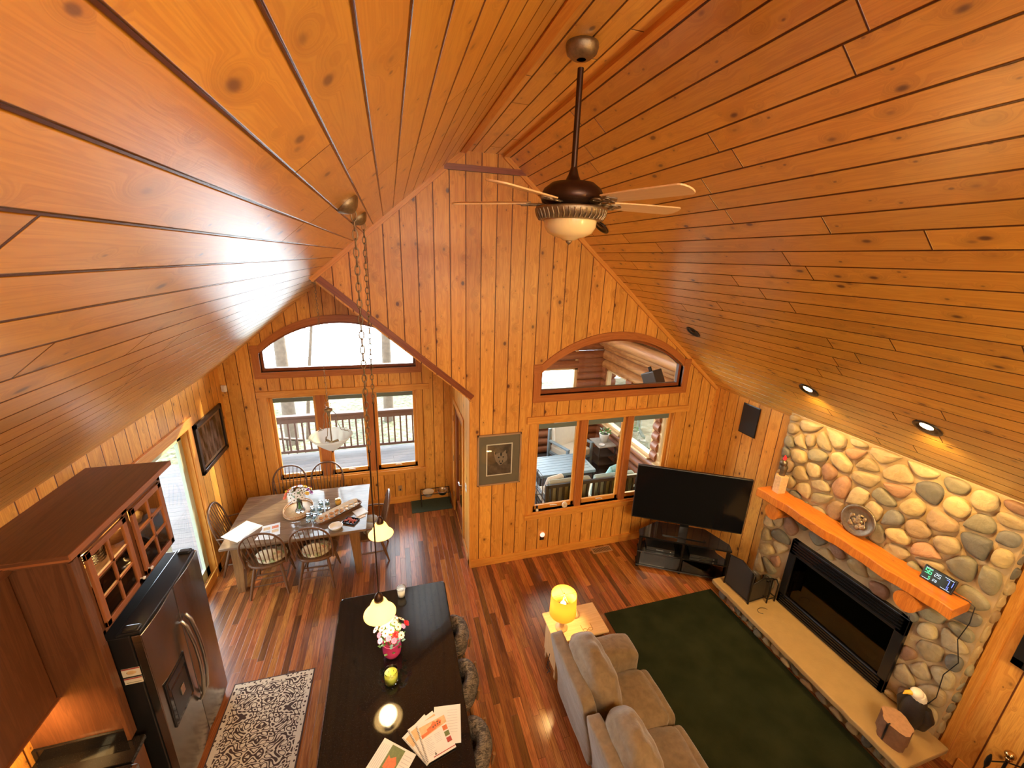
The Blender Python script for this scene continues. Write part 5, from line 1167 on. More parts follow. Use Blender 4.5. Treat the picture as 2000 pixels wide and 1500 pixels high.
def dining_table():
    x0, x1, y0, y1, h = -2.27, -.50, 5.14, 6.36, .76
    t = thing('dining_table', 'large rectangular brown dining table with glossy top and thick tapered legs', 'table', (-1.385,5.75,0))
    mb = MB(); mb.box((x0,y0,h-.035),(x1,y1,h),g=0); mb.build('table_top', M['tabletop'], t, world=True, bev=.006)
    mb = MB(); mb.box((x0+.12,y0+.12,h-.13),(x1-.12,y0+.145,h-.035)); mb.box((x0+.12,y1-.145,h-.13),(x1-.12,y1-.12,h-.035)); mb.box((x0+.12,y0+.12,h-.13),(x0+.145,y1-.12,h-.035)); mb.box((x1-.145,y0+.12,h-.13),(x1-.12,y1-.12,h-.035)); mb.build('apron', M['tableleg'], t, world=True)
    for sx, x in ((1,x0+.10),(-1,x1-.10)):
        for sy, y in ((1,y0+.06),(-1,y1-.06)):
            mb = MB(); a, b = .135, .085
            vs = [(x,y,h-.035),(x+sx*a,y,h-.035),(x+sx*a,y+sy*a,h-.035),(x,y+sy*a,h-.035),(x,y,0),(x+sx*b,y,0),(x+sx*b,y+sy*b,0),(x,y+sy*b,0)]
            mb.add(vs, [(0,1,2,3),(7,6,5,4),(0,4,5,1),(1,5,6,2),(2,6,7,3),(3,7,4,0)], [[(vs[j][2],vs[j][0]*.6+vs[j][1]*.6) for j in f] for f in [(0,1,2,3),(7,6,5,4),(0,4,5,1),(1,5,6,2),(2,6,7,3),(3,7,4,0)]]); mb.build('leg', M['tableleg'], t, world=True, bev=.004)
    z = h+.0005
    # oval wicker tray with bouquet in a clear vase
    t = thing('wicker_tray', 'oval wicker rimmed wooden tray under the bouquet on the dining table', 'tray', (-1.47,5.82,z))
    mb = MB(); mb.lathe([(0,.0),(.19,.0),(.19,.010),(0,.010)],36, sx=1, sy=1.28); mb.build('base', M['printtan'], t)
    mb = MB()
    for zz in (.012,.045): mb.tube([(.195*cos(a),.25*sin(a),zz) for a in [i*pi/20 for i in range(40)]],.008,6, closed=True)
    for i in range(40): a = i*pi/20; mb.tube([(.195*cos(a),.25*sin(a),.012),(.195*cos(a+.08),.25*sin(a+.08),.045)],.003,4)
    mb.build('wicker_rim', M['wick'], t)
    t = thing('flower_bouquet', 'bouquet of white daisies and purple blooms in a clear vase on the dining table', 'flowers', (-1.44,5.79,z+.011))
    mb = MB(); mb.lathe([(0,.002),(.048,.0),(.050,.01),(.030,.06),(.026,.12),(.040,.185),(.038,.185),(.023,.12),(.027,.06),(.04,.012),(0,.01)],24); mb.build('glass_vase', M['clear'], t)
    mb = MB(); rr = random.Random(4)
    for i in range(16): a = i*2.4; mb.tube([(.018*cos(a+2),.018*sin(a+2),.02),(.012*cos(a),.012*sin(a),.13),(.07*cos(a),.07*sin(a),.25)],.0022,5)
    for i in range(30):
        a = rr.uniform(0,2*pi); r = rr.uniform(.02,.07); c = V((r*cos(a), r*sin(a), rr.uniform(.18,.25))); d = V((cos(a),sin(a),.3)).normalized(); s = V((-sin(a),cos(a),0)); mb.add([tuple(c), tuple(c+d*.02+s*.01), tuple(c+d*.04), tuple(c+d*.02-s*.01)], [(0,1,2,3)])
    mb.build('stems_and_leaves', M['greenleaf'], t); t.scale = (1.35,1.35,1.25)
    cols = dict(w=(M['flr_white'],M['darkcore']), y=(M['flr_yellow'],M['flr_yellow']), p=(M['flr_purple'],M['flr_purple']), o=(M['flr_orange'],M['flr_orange']))
    lay = [('w',0,.0),('w',0,0),('w',0,0),('w',0,0),('w',0,0),('w',0,0)]
    for i in range(30):
        a = i*2.399+.3; r = .012+.128*sqrt((i+.5)/30); x, y = r*cos(a), r*sin(a); zz = .335-.75*r
        k = 'w' if (abs(x-.01) < .075 and y < .04) else ('y' if (y >= .03 and i % 2 == 0) or (x > .08 and i % 3 == 0) else 'p' if i % 3 != 1 or x > 0 else 'o')
        if x < -.05 and y < .03 and i % 2: k = 'o'
        dbl = k != 'w'; daisy('flower', t, (x,y,zz), .027, cols[k][0], cols[k][1], (x*8,y*8,1), 10, dbl)
    # water jars
    for i, (x, y) in enumerate(((-1.28,5.50),(-1.19,5.47),(-1.25,5.67),(-1.16,5.66),(-1.16,5.80),(-1.07,5.79))):
        if i == 0:
            j0 = thing('glass_jar', 'small clear glass jar with paper band, front left one of the cluster by the tray', 'jar', (x,y,z), 0, 'glass jars beside the tray')
            mb = MB(); mb.lathe([(0,.001),(.030,0),(.034,.008),(.034,.075),(.026,.092),(.026,.112),(.028,.114),(.024,.114),(.024,.09),(.031,.074),(.031,.01),(0,.008)],20); mb.build('jar_wall', M['jarglass'], j0)
            mb = MB(); mb.lathe([(0,.108),(.029,.108),(.029,.124),(.026,.127),(0,.127)],20); mb.build('lid', M['plasticclear'], j0); mb = MB(); mb.lathe([(.0345,.03),(.0345,.062)],20); mb.build('paper_band', M['paleblue'], j0); KJ = KIDS()
        else: copy_tree(j0, None, 'small clear glass jar with paper band, '+('','front right one of the cluster by the tray','middle row left one of the cluster','middle row right one of the cluster','back row left one of the cluster','back row right one, nearest the long board')[i], (x,y,z), i*.5, kids=KJ)
    t = thing('lidded_jar', 'round amber jar standing behind the long bread board', 'jar', (-.93,5.86,z)); mb = MB(); mb.lathe([(0,0),(.035,0),(.045,.02),(.045,.055),(.036,.075),(0,.076)],20); mb.build('jar_body', M['gold_jar'], t); mb = MB(); mb.lathe([(0,.076),(.038,.077),(.038,.09),(0,.092)],20); mb.build('lid', M['brass'], t)
    # long boat shaped board lined with paper, slices on it
    ang = atan2(.36,.46); cx, cy = -.89, 5.60
    t = thing('bread_board', 'long dark trough board lined with crumpled paper across the right end of the table', 'board', (cx,cy,z), ang)
    L, w = .36, .108; prof = [(L*cos(a), w*(1 if sin(a) > 0 else -1)*abs(sin(a))**.5) for a in [2*pi*i/32 for i in range(32)]]
    mb = MB(); vs = [(x*.92,y*.8,0) for x,y in prof]+[(x,y,.05) for x,y in prof]+[(x*.95,y*.86,.05) for x,y in prof]+[(x*.88,y*.7,.012) for x,y in prof]; n = 32
    mb.add(vs, [(k*n+i, k*n+(i+1)%n, (k+1)*n+(i+1)%n, (k+1)*n+i) for k in range(3) for i in range(n)]+[tuple(range(n-1,-1,-1)), tuple(3*n+i for i in range(n))]); mb.build('trough', M['darkwick'], t)
    mb = MB(); rr = random.Random(8); m = 12; vs = []
    for i in range(25):
        for k in range(m+1): u = -1+2*k/m; x = -L*.93+2*L*.93*i/24; e = sqrt(max(0,1-(x/(L*.99))**6)); vs.append((x, u*w*.93*e, .018+.045*u*u+.006*rr.random()))
    mb.add(vs, [(i*(m+1)+k,(i+1)*(m+1)+k,(i+1)*(m+1)+k+1,i*(m+1)+k+1) for i in range(24) for k in range(m)]); mb.build('paper_liner', M['paper'], t)
    X = Matrix.Translation((cx,cy,z)) @ Matrix.Rotation(ang,4,'Z'); s0 = None
    for i in range(16):
        u = -.29+.58*i/15; p = X @ V((u, (.036 if i % 2 else -.034)+rr.uniform(-.006,.006), .043)); roll = i < 9
        if i in (0,9):
            s0 = thing('wrap_slice' if roll else 'cracker', 'golden rolled bite nearest the near end of the long board' if roll else 'pale flat slice next to the rolled bites on the long board', 'food', tuple(p), 0, 'rolled bites on the board' if roll else 'flat slices on the board')
            n0 = i; mb = MB()
            if roll: mb.tube([(-.028,0,.0),(0,.004,.004),(.028,0,.0)],[.014,.021,.014],10); mb.ell((.0,.0,.018),(.012,.010,.006),8,5)
            else: mb.lathe([(0,-.006),(.03,-.006),(.034,0),(.03,.005),(0,.006)],14, sx=1, sy=.7)
            mb.build('bite', M['bread'] if roll else M['printtan'], s0); KS = KIDS(); s0.rotation_euler = (0,0,rr.uniform(0,3))
        else: copy_tree(s0, None, ('','second','third','fourth','fifth','sixth','seventh','eighth','ninth')[i-n0]+(' golden rolled bite from the near end of the long board' if roll else ' pale flat slice from the middle of the long board outward'), tuple(p), rr.uniform(0,3), kids=KS)
    t = thing('serving_dish', 'round white dish on the near right corner of the dining table', 'dish', (-.90,5.26,z)); mb = MB(); mb.lathe([(0,.0),(.070,0),(.085,.035),(.088,.042),(.082,.042),(.072,.012),(0,.010)],28, sx=1.05, sy=1); mb.build('bowl', M['porcelain'], t)
    t = thing('meat_tray', 'small dark square tray of cured meat beside the white dish', 'tray', (-.715,5.36,z), rad(-28)); mb = MB(); mb.box((-.095,-.075,0),(.095,.075,.008)); mb.box((-.095,-.075,.008),(.095,-.069,.024)); mb.box((-.095,.069,.008),(.095,.075,.024)); mb.box((-.095,-.069,.008),(-.089,.069,.024)); mb.box((.089,-.069,.008),(.095,.069,.024)); mb.build('tray_body', M['blackgloss'], t, bev=.002)
    mb = MB(); rr = random.Random(2)
    for i in range(22): a = rr.uniform(0,3); x, y = rr.uniform(-.07,.07), rr.uniform(-.05,.05); mb.tube([(x-.018*cos(a),y-.018*sin(a),.016),(x,y,.026+rr.uniform(0,.008)),(x+.018*cos(a),y+.018*sin(a),.016)],.008,6)
    tag(mb.build('cured_meat_slices', M['meat'], None), 'heap of folded cured meat slices filling the small dark tray', 'food', kind='stuff').location = (-.715,5.36,z); bpy.data.objects['cured_meat_slices'].rotation_euler = (0,0,rad(-28))
    for i, (x, y, a, lab, dz) in enumerate(((-.60,5.56,.35,'stack of white paper napkins at the right edge of the dining table',0),)):
        t = thing('paper_napkins', lab, 'napkins', (x,y,z), a); mb = MB()
        for k in range(5): mb.X = Matrix.Rotation(.05*k,4,'Z'); mb.box((-.082,-.082,.003*k),(.082,.082,.003*k+.0022))
        mb.build('sheets', M['paper'], t)
    t = thing('cardboard_sleeve', 'flat tan cardboard piece between the napkins and the meat tray', 'cardboard', (-.60,5.44,z), .5); mb = MB(); mb.box((-.075,-.03,0),(.075,.03,.006)); mb.build('flap', M['printtan'], t)
    def doc(x, y, a, lab, w, h, dz, pics):
        t = thing('paper_document', lab, 'paper', (x,y,z+dz), a); mb = MB(); mb.box((-w/2,-h/2,0),(w/2,h/2,.001)); mb.build('sheet', M['paper'], t)
        mb = MB()
        for k in range(14): L = w*(.78 if k % 4 else .5); mb.add([(-w*.40,h*.40-k*h*.058,.0013),(-w*.40+L,h*.40-k*h*.058,.0013),(-w*.40+L,h*.408-k*h*.058,.0013),(-w*.40,h*.408-k*h*.058,.0013)], [(0,1,2,3)])
        if not pics: mb.build('printed_lines', M['printgrey'], t)
        else:
            for px, py, mm in ((-.05,.06,'printtan'),(.05,.06,'printorange'),(-.05,-.03,'printgrey'),(.05,-.03,'printtan')): q = MB(); q.add([(px-.04,py-.035,.0013),(px+.04,py-.035,.0013),(px+.04,py+.03,.0013),(px-.04,py+.03,.0013)], [(0,1,2,3)]); q.build('photo_print', M[mm], t)
    doc(-2.10,5.48,rad(-35),'white printed document on the left end of the dining table',.30,.38,0,False)
    doc(-1.76,5.36,rad(-8),'white page under the colour leaflet on the dining table',.216,.28,0,False)
    doc(-1.735,5.41,rad(12),'colour picture leaflet between the near chairs and the wicker tray',.216,.28,.002,True)
    # mat with raised dog bowls
    t = thing('floor_mat', 'dark green mat on the floor in the far corner by the porch door', 'mat', (.52,6.67,0)); mb = MB(); mb.box((-.36,-.20,0),(.36,.19,.010)); mb.build('pad', M['mat'], t, bev=.003)
    t = thing('pet_feeder', 'raised black wire dog bowl stand on the green mat', 'pet feeder', (.60,6.72,.0105)); mb = MB()
    for x in (-.26,.26): mb.tube([(x,-.10,0),(x,-.10,.24),(x,.10,.24),(x,.10,0)],.008,6)
    for y in (-.10,.10): mb.tube([(-.26,y,.24),(.26,y,.24)],.007,6)
    mb.build('stand', M['blackmetal'], t)
    for x in (-.13,.13): mb = MB(); mb.lathe([(0,.17),(.07,.17),(.092,.235),(.105,.245),(.10,.25),(.085,.235),(.064,.18),(0,.18)],24); mb.X = Matrix.Identity(4); o = mb.build('bowl', M['cream'] if x < 0 else M['steelnob'], t); o.location = (x,0,0)
dining_table()

# ------------------------------------------------------------------ living side
def living():
    # television on its stand
    a, b = V((3.33,4.57,0)), V((4.63,3.815,0)); d = (b-a).normalized(); ang = atan2(d.y, d.x); c = (a+b)/2
    t = thing('television', 'large black flat television angled across the corner', 'television', (c.x,c.y,.56), ang); w = 1.52/2
    mb = MB(); mb.box((-w,-.02,.18),(w,.025,1.05)); mb.build('bezel', M['black'], t, bev=.005)
    mb = MB(); mb.box((-w+.012,-.0215,.20),(w-.012,-.0195,1.038)); mb.build('screen', M['screen'], t)
    mb = MB(); mb.box((-.42,.026,.25),(.42,.07,.80)); mb.build('back_housing', M['black'], t, bev=.01)
    mb = MB(); mb.box((-.30,-.10,0),(.30,.12,.012)); mb.box((-.06,.0,.012),(.06,.03,.20)); mb.build('pedestal', M['blackgloss'], t, bev=.004)
    t = thing('tv_stand', 'glossy black television stand with open shelves in the corner', 'tv stand', (c.x,c.y,0), ang); w = .63
    for z0, z1, nm in ((.53,.558,'top_shelf'),(.28,.30,'middle_shelf'),(.045,.07,'bottom_shelf')):
        mb = MB(); mb.prism([(-w,-.20),(w,-.20),(w,-.05),(w-.28,.24),(-w+.28,.24),(-w,-.05)] if z1 > .1 else [(-w,-.21),(w,-.21),(w,-.05),(w-.28,.24),(-w+.28,.24),(-w,-.05)], z0, z1, g=0); mb.build(nm, M['blackgloss'], t, bev=.004)
    for x in (-w+.03, w-.03, -.0): mb = MB(); mb.tube([(x,-.16,.0),(x,-.16,.53)],.026 if x else .02,12); mb.build('support_post', M['blackmetal'], t)
    mb = MB(); mb.box((-.42,.20,.05),(.42,.225,.53)); mb.build('back_panel', M['black'], t)
    for x_a, x_b in ((-w+.05,-.02),(.02,w-.05)): mb = MB(); mb.box((x_a,-.195,.075),(x_b,-.190,.27)); mb.build('smoked_door', M['smoked'], t)
    for x, z0, nm, lab, s in ((-.30,.3005,'media_player','flat black media player on the middle shelf of the television stand',(.20,.13,.06)),(.30,.3005,'cable_box','black cable box on the right of the middle shelf of the television stand',(.19,.12,.05)),(.28,.0705,'disc_player','black disc player on the bottom shelf of the television stand',(.21,.13,.06)),(-.30,.0705,'receiver','black receiver on the left of the bottom shelf of the television stand',(.22,.14,.14))):
        o = thing(nm, lab, 'electronics', tuple(V((c.x,c.y,z0))+Matrix.Rotation(ang,3,'Z') @ V((x,-.02,0))), ang); mb = MB(); mb.box((-s[0],-s[1],0),(s[0],s[1],s[2])); mb.build('case', M['black'], o, bev=.004)
        mb = MB(); mb.box((-s[0]*.3,-s[1]-.002,s[2]*.35),(s[0]*.2,-s[1],s[2]*.60)); mb.build('display_window', M['blackgloss'], o); mb = MB(); mb.tube([(s[0]*.7,-s[1]-.008,s[2]*.5),(s[0]*.7,-s[1],s[2]*.5)],.009,10); mb.build('dial', M['steelnob'], o)
    # reclining sofa, back toward the kitchen
    x0, y1 = 1.42, 2.94
    t = thing('reclining_sofa', 'taupe microfibre reclining sofa with loose back pillows facing the fireplace', 'sofa', (1.9,1.9,0)); F = M['sofa']
    def pad(nm, lo, hi, r=.05, par=t, ext=None, bulge=.03, seed=1):
        """upholstered block: subdivided box with rounded edges, crown and soft wrinkles"""
        bm = bmesh.new(); bmesh.ops.create_cube(bm, size=1); bmesh.ops.subdivide_edges(bm, edges=bm.edges[:], cuts=9, use_grid_fill=True); s = V(hi)-V(lo); c0 = (V(hi)+V(lo))/2
        for v in bm.verts:
            p = V(v.co); q = V([p[k]*s[k] for k in range(3)]); inner = V([max(-s[k]/2+r, min(s[k]/2-r, q[k])) for k in range(3)]); e = q-inner
            if e.length > 1e-6: q = inner+e.normalized()*min(r, e.length if sum(abs(x) > 1e-5 for x in e) == 1 else r)
            k_ = (1-(2*p.x)**2)*(1-(2*p.y)**2)*(1-(2*p.z)**2+1e-9); f = [(1-(2*p[j])**2) for j in range(3)]
            for j in range(3): o_ = [f[i] for i in range(3) if i != j]; q[j] += (1 if p[j] > 0 else -1)*bulge*max(0,o_[0])*max(0,o_[1])*min(1,abs(2*p[j])**3)
            n = mnoise.noise(V((q.x*9+seed, q.y*6, q.z*7)))*.009; q += V((n,n,n*.7)); v.co = q+c0
        if ext: ext(bm)
        me = bpy.data.meshes.new(nm); bm.to_mesh(me); bm.free(); me.materials.append(F)
        for p in me.polygons: p.use_smooth = True
        o = bpy.data.objects.new(nm, me); C.objects.link(o); o.parent = par; o.location = -V(par.location) if par.parent is None else V((0,0,0))
        m = o.modifiers.new('s','SUBSURF'); m.levels = m.render_levels = 1; return o
    def slant(zb, k):
        def f(bm):
            for v in bm.verts: v.co.x -= max(0, v.co.z-zb)*k
        return f
    pad('base_frame', (1.50,.25,.05), (2.24,2.90,.30), .03, bulge=.0)
    secs = ((2.10,2.62,0),(1.47,2.08,1),(.62,1.45,2))
    for a_, b_, sd in secs:
        pad('back_panel', (1.44,a_+.008 if sd else a_+.01,.12), (1.58,(b_-.008) if sd else 2.86,.93), .03, ext=slant(.30,.20), bulge=.008, seed=sd)
        pad('seat_cushion', (1.70,a_+.005,.27), (2.26,b_-.005,.47), .06, bulge=.035, seed=sd+3)
        pad('footrest_front', (2.20,a_+.01,.08), (2.33,b_-.01,.44), .05, bulge=.012, seed=sd+7)
        hi = 2.80 if sd == 0 else b_-.01
        def puff(bm, zb=.42):
            for v in bm.verts:
                v.co.x -= max(0, v.co.z-zb)*.16; cy = (a_+hi)/2; v.co.y = cy+(v.co.y-cy)*(1-.22*max(0,(v.co.z-.72)/.3))
                w_ = .017*sin(v.co.y*46+v.co.z*30+4*mnoise.noise(V((v.co.y*7,v.co.z*7,1)))) ; v.co.x += w_*.6; v.co.z += w_*.4*(1 if v.co.z > .8 else 0)
        pad('back_pillow', (1.53,a_+.01,.44), (1.80,hi,1.03), .11, ext=puff, bulge=.05, seed=sd+11)
    def armshape(bm):
        for v in bm.verts: v.co.z -= max(0, v.co.x-2.05)*.12
    pad('arm_rest', (1.56,2.64,.10), (2.26,2.93,.62), .05, ext=armshape, bulge=.018, seed=5)
    pad('arm_rest', (1.56,.30,.10), (2.26,.60,.62), .05, ext=armshape, bulge=.018, seed=6)
    mb = MB(); mb.tube([(1.30,2.84,.60),(1.27,2.82,.50),(1.30,2.80,.44),(1.27,2.80,.40)],.004,5); mb.tube([(1.30,2.83,.52),(1.26,2.81,.47),(1.29,2.77,.44)],.004,5); o = tag(mb.build('dangling_cable', M['black']), 'thin black cable dangling behind the far end of the sofa', 'cable'); o.location = (.05,.03,0)
    # end table with lamp
    t = thing('end_table', 'low pale wood end table between the sofa arm and the wall', 'end table', (1.77,3.17,0))
    mb = MB(); mb.box((1.45,2.97,.56),(2.08,3.37,.585),g=0); mb.build('table_top', M['endtable'], t, world=True, bev=.005); mb = MB(); mb.box((1.49,3.01,.12),(2.04,3.33,.56),g=2); mb.build('cabinet_case', M['endtable'], t, world=True)
    for x in (1.50,2.0):
        for y in (3.02,3.29): mb = MB(); mb.box((x,y,0),(x+.035,y+.035,.12)); mb.build('leg', M['endtable'], t, world=True)
    z = .5855
    t = thing('table_lamp', 'table lamp with glowing yellow drum shade on the end table', 'lamp', (1.59,3.14,z))
    mb = MB(); mb.lathe([(0,0),(.065,0),(.068,.012),(.03,.02),(.024,.05),(.036,.09),(.030,.14),(.012,.17),(.010,.21)],24); mb.build('base', M['printtan'], t)
    mb = MB(); mb.lathe([(.142,.205),(.135,.45)],40); sh = mb.build('lamp_shade', M['shadewarm'], t); so = sh.modifiers.new('s','SOLIDIFY'); so.thickness = .003
    mb = MB(); mb.tube([(0,0,.21),(0,0,.44)],.004,6); mb.tube([(-.134,0,.44),(0,0,.44),(.134,0,.44)],.002,5); mb.tube([(0,-.134,.44),(0,.134,.44)],.002,5); mb.ell((0,0,.455),(.009,.009,.014),8,6); mb.build('harp_and_finial', M['brass'], t)
    mb = MB(); mb.ell((0,0,.31),(.032,.032,.045),14,10); mb.build('bulb', M['bulb'], t)
    light('lamp_glow', 'POINT', (1.59,3.14,z+.36), 26, (1,.62,.22), shadow_soft_size=.05)
    t = thing('angel_figurine', 'small tan and white figurine behind the lamp on the end table', 'figurine', (1.80,3.25,z)); mb = MB(); mb.lathe([(0,0),(.05,0),(.048,.03),(.022,.07),(.012,.085)],18); mb.build('skirt', M['printtan'], t); mb = MB(); mb.tube([(0,0,.08),(-.01,.0,.12),(.01,.01,.165)],[.016,.013,.003],8); mb.build('upper_body', M['porcelain'], t)
    t = thing('eyeglasses', 'thin pale wire loop glasses lying on the end table near the sofa arm', 'eyeglasses', (1.86,3.04,z)); mb = MB()
    for x in (-.032,.032): mb.tube([(x+.024*cos(a),.018*sin(a),.004) for a in [i*pi/8 for i in range(16)]],.002,5, closed=True)
    mb.tube([(-.008,0,.004),(.008,0,.004)],.002,5); mb.tube([(-.056,0,.004),(-.058,.07,.004)],.0018,5); mb.tube([(.056,0,.004),(.056,.07,.004)],.0018,5); mb.build('wire_frame', M['brass'], t)
living()

# ------------------------------------------------------------------ screened porch beyond the front wall
def porch():
    px1, py1, zf = 4.75, 8.35, -.05
    mb = MB(); mb.box((XN+T,Y1+T,zf-.1),(px1+.2,py1+.2,zf),g=0); struct('floor', mb, M['deck'])
    # log walls with window gaps
    g = sgroup('wall_porch_right'); r = .105
    def logrow(par, a, b, z, mat=M['logred'], rr=r): mb = MB(); mb.tube([a+(z,), b+(z,)], rr, 14); mb.build('wall_log', mat, par)
    for z in (.05,.25,.45,.65): logrow(g, (px1,Y1+T), (px1,py1+.25), z)
    for z in (2.12,2.33): logrow(g, (px1,Y1+T), (px1,py1+.25), z, M['log'])
    for z in (2.54,2.75): logrow(g, (px1,Y1+T), (px1,py1+.25), z, M['log'])
    for a, b in ((5.95,6.12),(7.0,7.2),(8.1,8.5)):
        for z in (.85,1.05,1.25,1.45,1.65,1.85,2.0): logrow(g, (px1,a), (px1,b), z)
    mb = MB()
    for a, b in ((Y1+T,5.95),(6.12,7.0),(7.2,8.1)):
        for lo, hi in (((px1-.06,a,.76),(px1+.06,b,.82)), ((px1-.05,a,.82),(px1+.05,a+.06,2.06)), ((px1-.05,b-.06,.82),(px1+.05,b,2.06)), ((px1-.05,a,2.0),(px1+.05,b,2.06))): mb.box(lo, hi)
        mb.box((px1-.14,a,.74),(px1-.04,b,.77),g=1)
    mb.build('window_frames', M['endtable'], g)
    mb = MB()
    for a, b in ((Y1+T,5.95),(6.12,7.0),(7.2,8.1)): mb.quad([(px1,a,.82),(px1,b,.82),(px1,b,2.0),(px1,a,2.0)])
    mb.build('window_panes', M['glass'], g)
    g = sgroup('wall_porch_far')
    for z in (.05,.25,.45,.65): logrow(g, (XN,py1), (px1+.3,py1), z)
    for z in (2.12,2.33): logrow(g, (XN,py1), (px1+.3,py1), z)
    for a, b in ((XN,1.15),(2.15,2.35),(4.05,5.05)):
        for z in (.85,1.05,1.25,1.45,1.65,1.85,2.0,2.2): logrow(g, (a,py1), (b,py1), z)
    mb = MB()
    for a, b in ((1.15,2.15),(2.35,4.05)):
        for lo, hi in (((a,py1-.06,.76),(b,py1+.06,.82)), ((a,py1-.05,.82),(a+.07,py1+.05,2.5)), ((b-.07,py1-.05,.82),(b,py1+.05,2.5)), ((a,py1-.05,2.0),(b,py1+.05,2.06))): mb.box(lo, hi)
    mb.build('window_frames', M['endtable'], g)
    mb = MB()
    for a, b in ((1.15,2.15),(2.35,4.05)): mb.quad([(a,py1,.82),(b,py1,.82),(b,py1,2.0),(a,py1,2.0)])
    mb.build('window_panes', M['glass'], g)
    # left side of the porch, screened above a log knee wall
    g = sgroup('wall_porch_left')
    for z in (.05,.25,.45,.65): logrow(g, (XN+.05,Y2+T), (XN+.05,py1), z)
    for z in (2.12,2.33): logrow(g, (XN+.05,Y2+T), (XN+.05,py1), z)
    # ceiling sloping down to the right, plate logs under it
    mb = MB(); Zp = lambda x: 2.85+.40*(px1-x)
    vs = [(XN-.2,Y1+T,Zp(XN-.2)),(px1+.4,Y1+T,Zp(px1+.4)),(px1+.4,py1+.5,Zp(px1+.4)),(XN-.2,py1+.5,Zp(XN-.2))]; vs += [(a,b,c+.12) for a,b,c in vs]
    fs = [(0,3,2,1),(4,5,6,7),(0,1,5,4),(1,2,6,5),(2,3,7,6),(3,0,4,7)]; mb.add(vs, fs, [[(vs[j][1],vs[j][0]*1.08) for j in f] for f in fs]); struct('ceiling', mb, M['porchceil'])
    for k, (x, z) in enumerate(((4.62,2.66),(4.30,2.86))): mb = MB(); mb.tube([(x,Y1+T+.02,z),(x,py1+.3,z)],.11,16); struct('trim_%d' % (9+k), mb, M['log'])
    for k, z in enumerate((2.55,2.77,2.99,3.2,3.4)): mb = MB(); mb.tube([(XN,py1,z),(px1-max(0,z-2.8)/.42,py1,z)],.11,14); struct('trim_%d' % (11+k), mb, M['logred'])
    # furniture
    t = thing('coffee_table', 'slate blue slatted table on the porch behind the left window panes', 'table', (3.05,6.62,zf)); w, d, h = .56, .33, .62
    for i in range(7): mb = MB(); y = -d+.045+i*(2*d-.09)/6; mb.box((-w+.05,y-.043,h-.02),(w-.05,y+.043,h),g=0); mb.build('slat', M['slate'], t)
    mb = MB(); mb.box((-w,-d,h-.03),(-w+.05,d,h+.004)); mb.box((w-.05,-d,h-.03),(w,d,h+.004)); mb.box((-w,-d-.03,h-.05),(w,-d,h+.004)); mb.box((-w,d,h-.05),(w,d+.03,h+.004)); mb.build('frame', M['slate'], t)
    for sx in (-1,1):
        for sy in (-1,1): mb = MB(); mb.box((sx*w-.03*(sx>0),sy*d-.03*(sy>0),0),(sx*w+.03*(sx<0),sy*d+.03*(sy<0),h-.03)); mb.build('leg', M['darkmetal'], t)
    t = thing('porch_bench', 'dark slat back porch settee with olive cushions seen from behind through the window', 'settee', (3.15,5.50,zf)); w = .85
    mb = MB()
    for x in (-w,w):
        mb.box((x-.03,-.05,0),(x+.03,.0,.92),g=2); mb.box((x-.03,.60,0),(x+.03,.65,.62),g=2); mb.box((x-.03,-.03,.60),(x+.03,.65,.64),g=1)
    mb.box((-w,-.05,.86),(w,.0,.92),g=0); mb.box((-w,-.04,.34),(w,.0,.40),g=0); mb.box((-w,0,.34),(w,.62,.40),g=0); mb.build('frame', M['darkmetal'], t, bev=.004)
    for i in range(15): x = -w+.08+i*(2*w-.16)/14; mb = MB(); mb.box((x-.018,-.035,.40),(x+.018,-.010,.87),g=2); mb.build('back_slat', M['darkmetal'], t)
    def cush(t, loc, s, mat, nm='cushion', rx=0): mb = MB(); mb.box((-s[0],-s[1],-s[2]),(s[0],s[1],s[2])); o = mb.build(nm, mat, t, bev=.03); o.location = loc; o.rotation_euler = (rx,0,0); return o
    for x in (-.42,.42): cush(t, (x,.32,.46), (.40,.29,.06), M['cream'], 'seat_cushion')
    cush(t, (-.42,.08,.70), (.38,.06,.24), M['olivecushion'], 'back_cushion', rad(10)); cush(t, (.42,.08,.70), (.38,.06,.24), M['tealcushion'], 'back_cushion', rad(10))
    o = thing('throw_pillow', 'aqua patterned throw pillow leaning on the porch settee', 'pillow', (3.72,5.80,zf+.60), rad(20)); q = cush(o, (0,0,.20), (.20,.05,.20), M['aquacushion'], 'pillow_body', rad(25))
    o = thing('throw_pillow', 'pale white throw pillow at the left end of the porch settee', 'pillow', (2.52,5.74,zf+.60), rad(15)); q = cush(o, (0,0,.17), (.16,.05,.17), M['cream'], 'pillow_body', rad(20))
    t = thing('porch_chair', 'porch armchair with thick cream cushions behind the slate table', 'armchair', (3.65,7.55,zf), rad(200)); mb = MB()
    for x in (-.36,.36): mb.box((x-.03,-.32,0),(x+.03,-.27,.90),g=2); mb.box((x-.03,.28,0),(x+.03,.33,.62),g=2); mb.box((x-.035,-.32,.60),(x+.035,.33,.635),g=1)
    mb.box((-.36,-.32,.30),(.36,.33,.36)); mb.box((-.36,-.32,.84),(.36,-.28,.90)); mb.build('frame', M['slate'], t, bev=.004)
    cush(t, (0,.02,.43), (.32,.30,.08), M['cream'], 'seat_cushion'); cush(t, (0,-.22,.74), (.32,.07,.27), M['cream'], 'back_cushion', rad(8))
    t = thing('porch_chair', 'dark porch chair partly hidden at the left edge of the porch window', 'armchair', (2.35,7.60,zf), rad(175)); mb = MB()
    for x in (-.33,.33): mb.box((x-.03,-.30,0),(x+.03,-.25,.88),g=2); mb.box((x-.03,.26,0),(x+.03,.31,.62),g=2); mb.box((x-.035,-.30,.60),(x+.035,.31,.635),g=1)
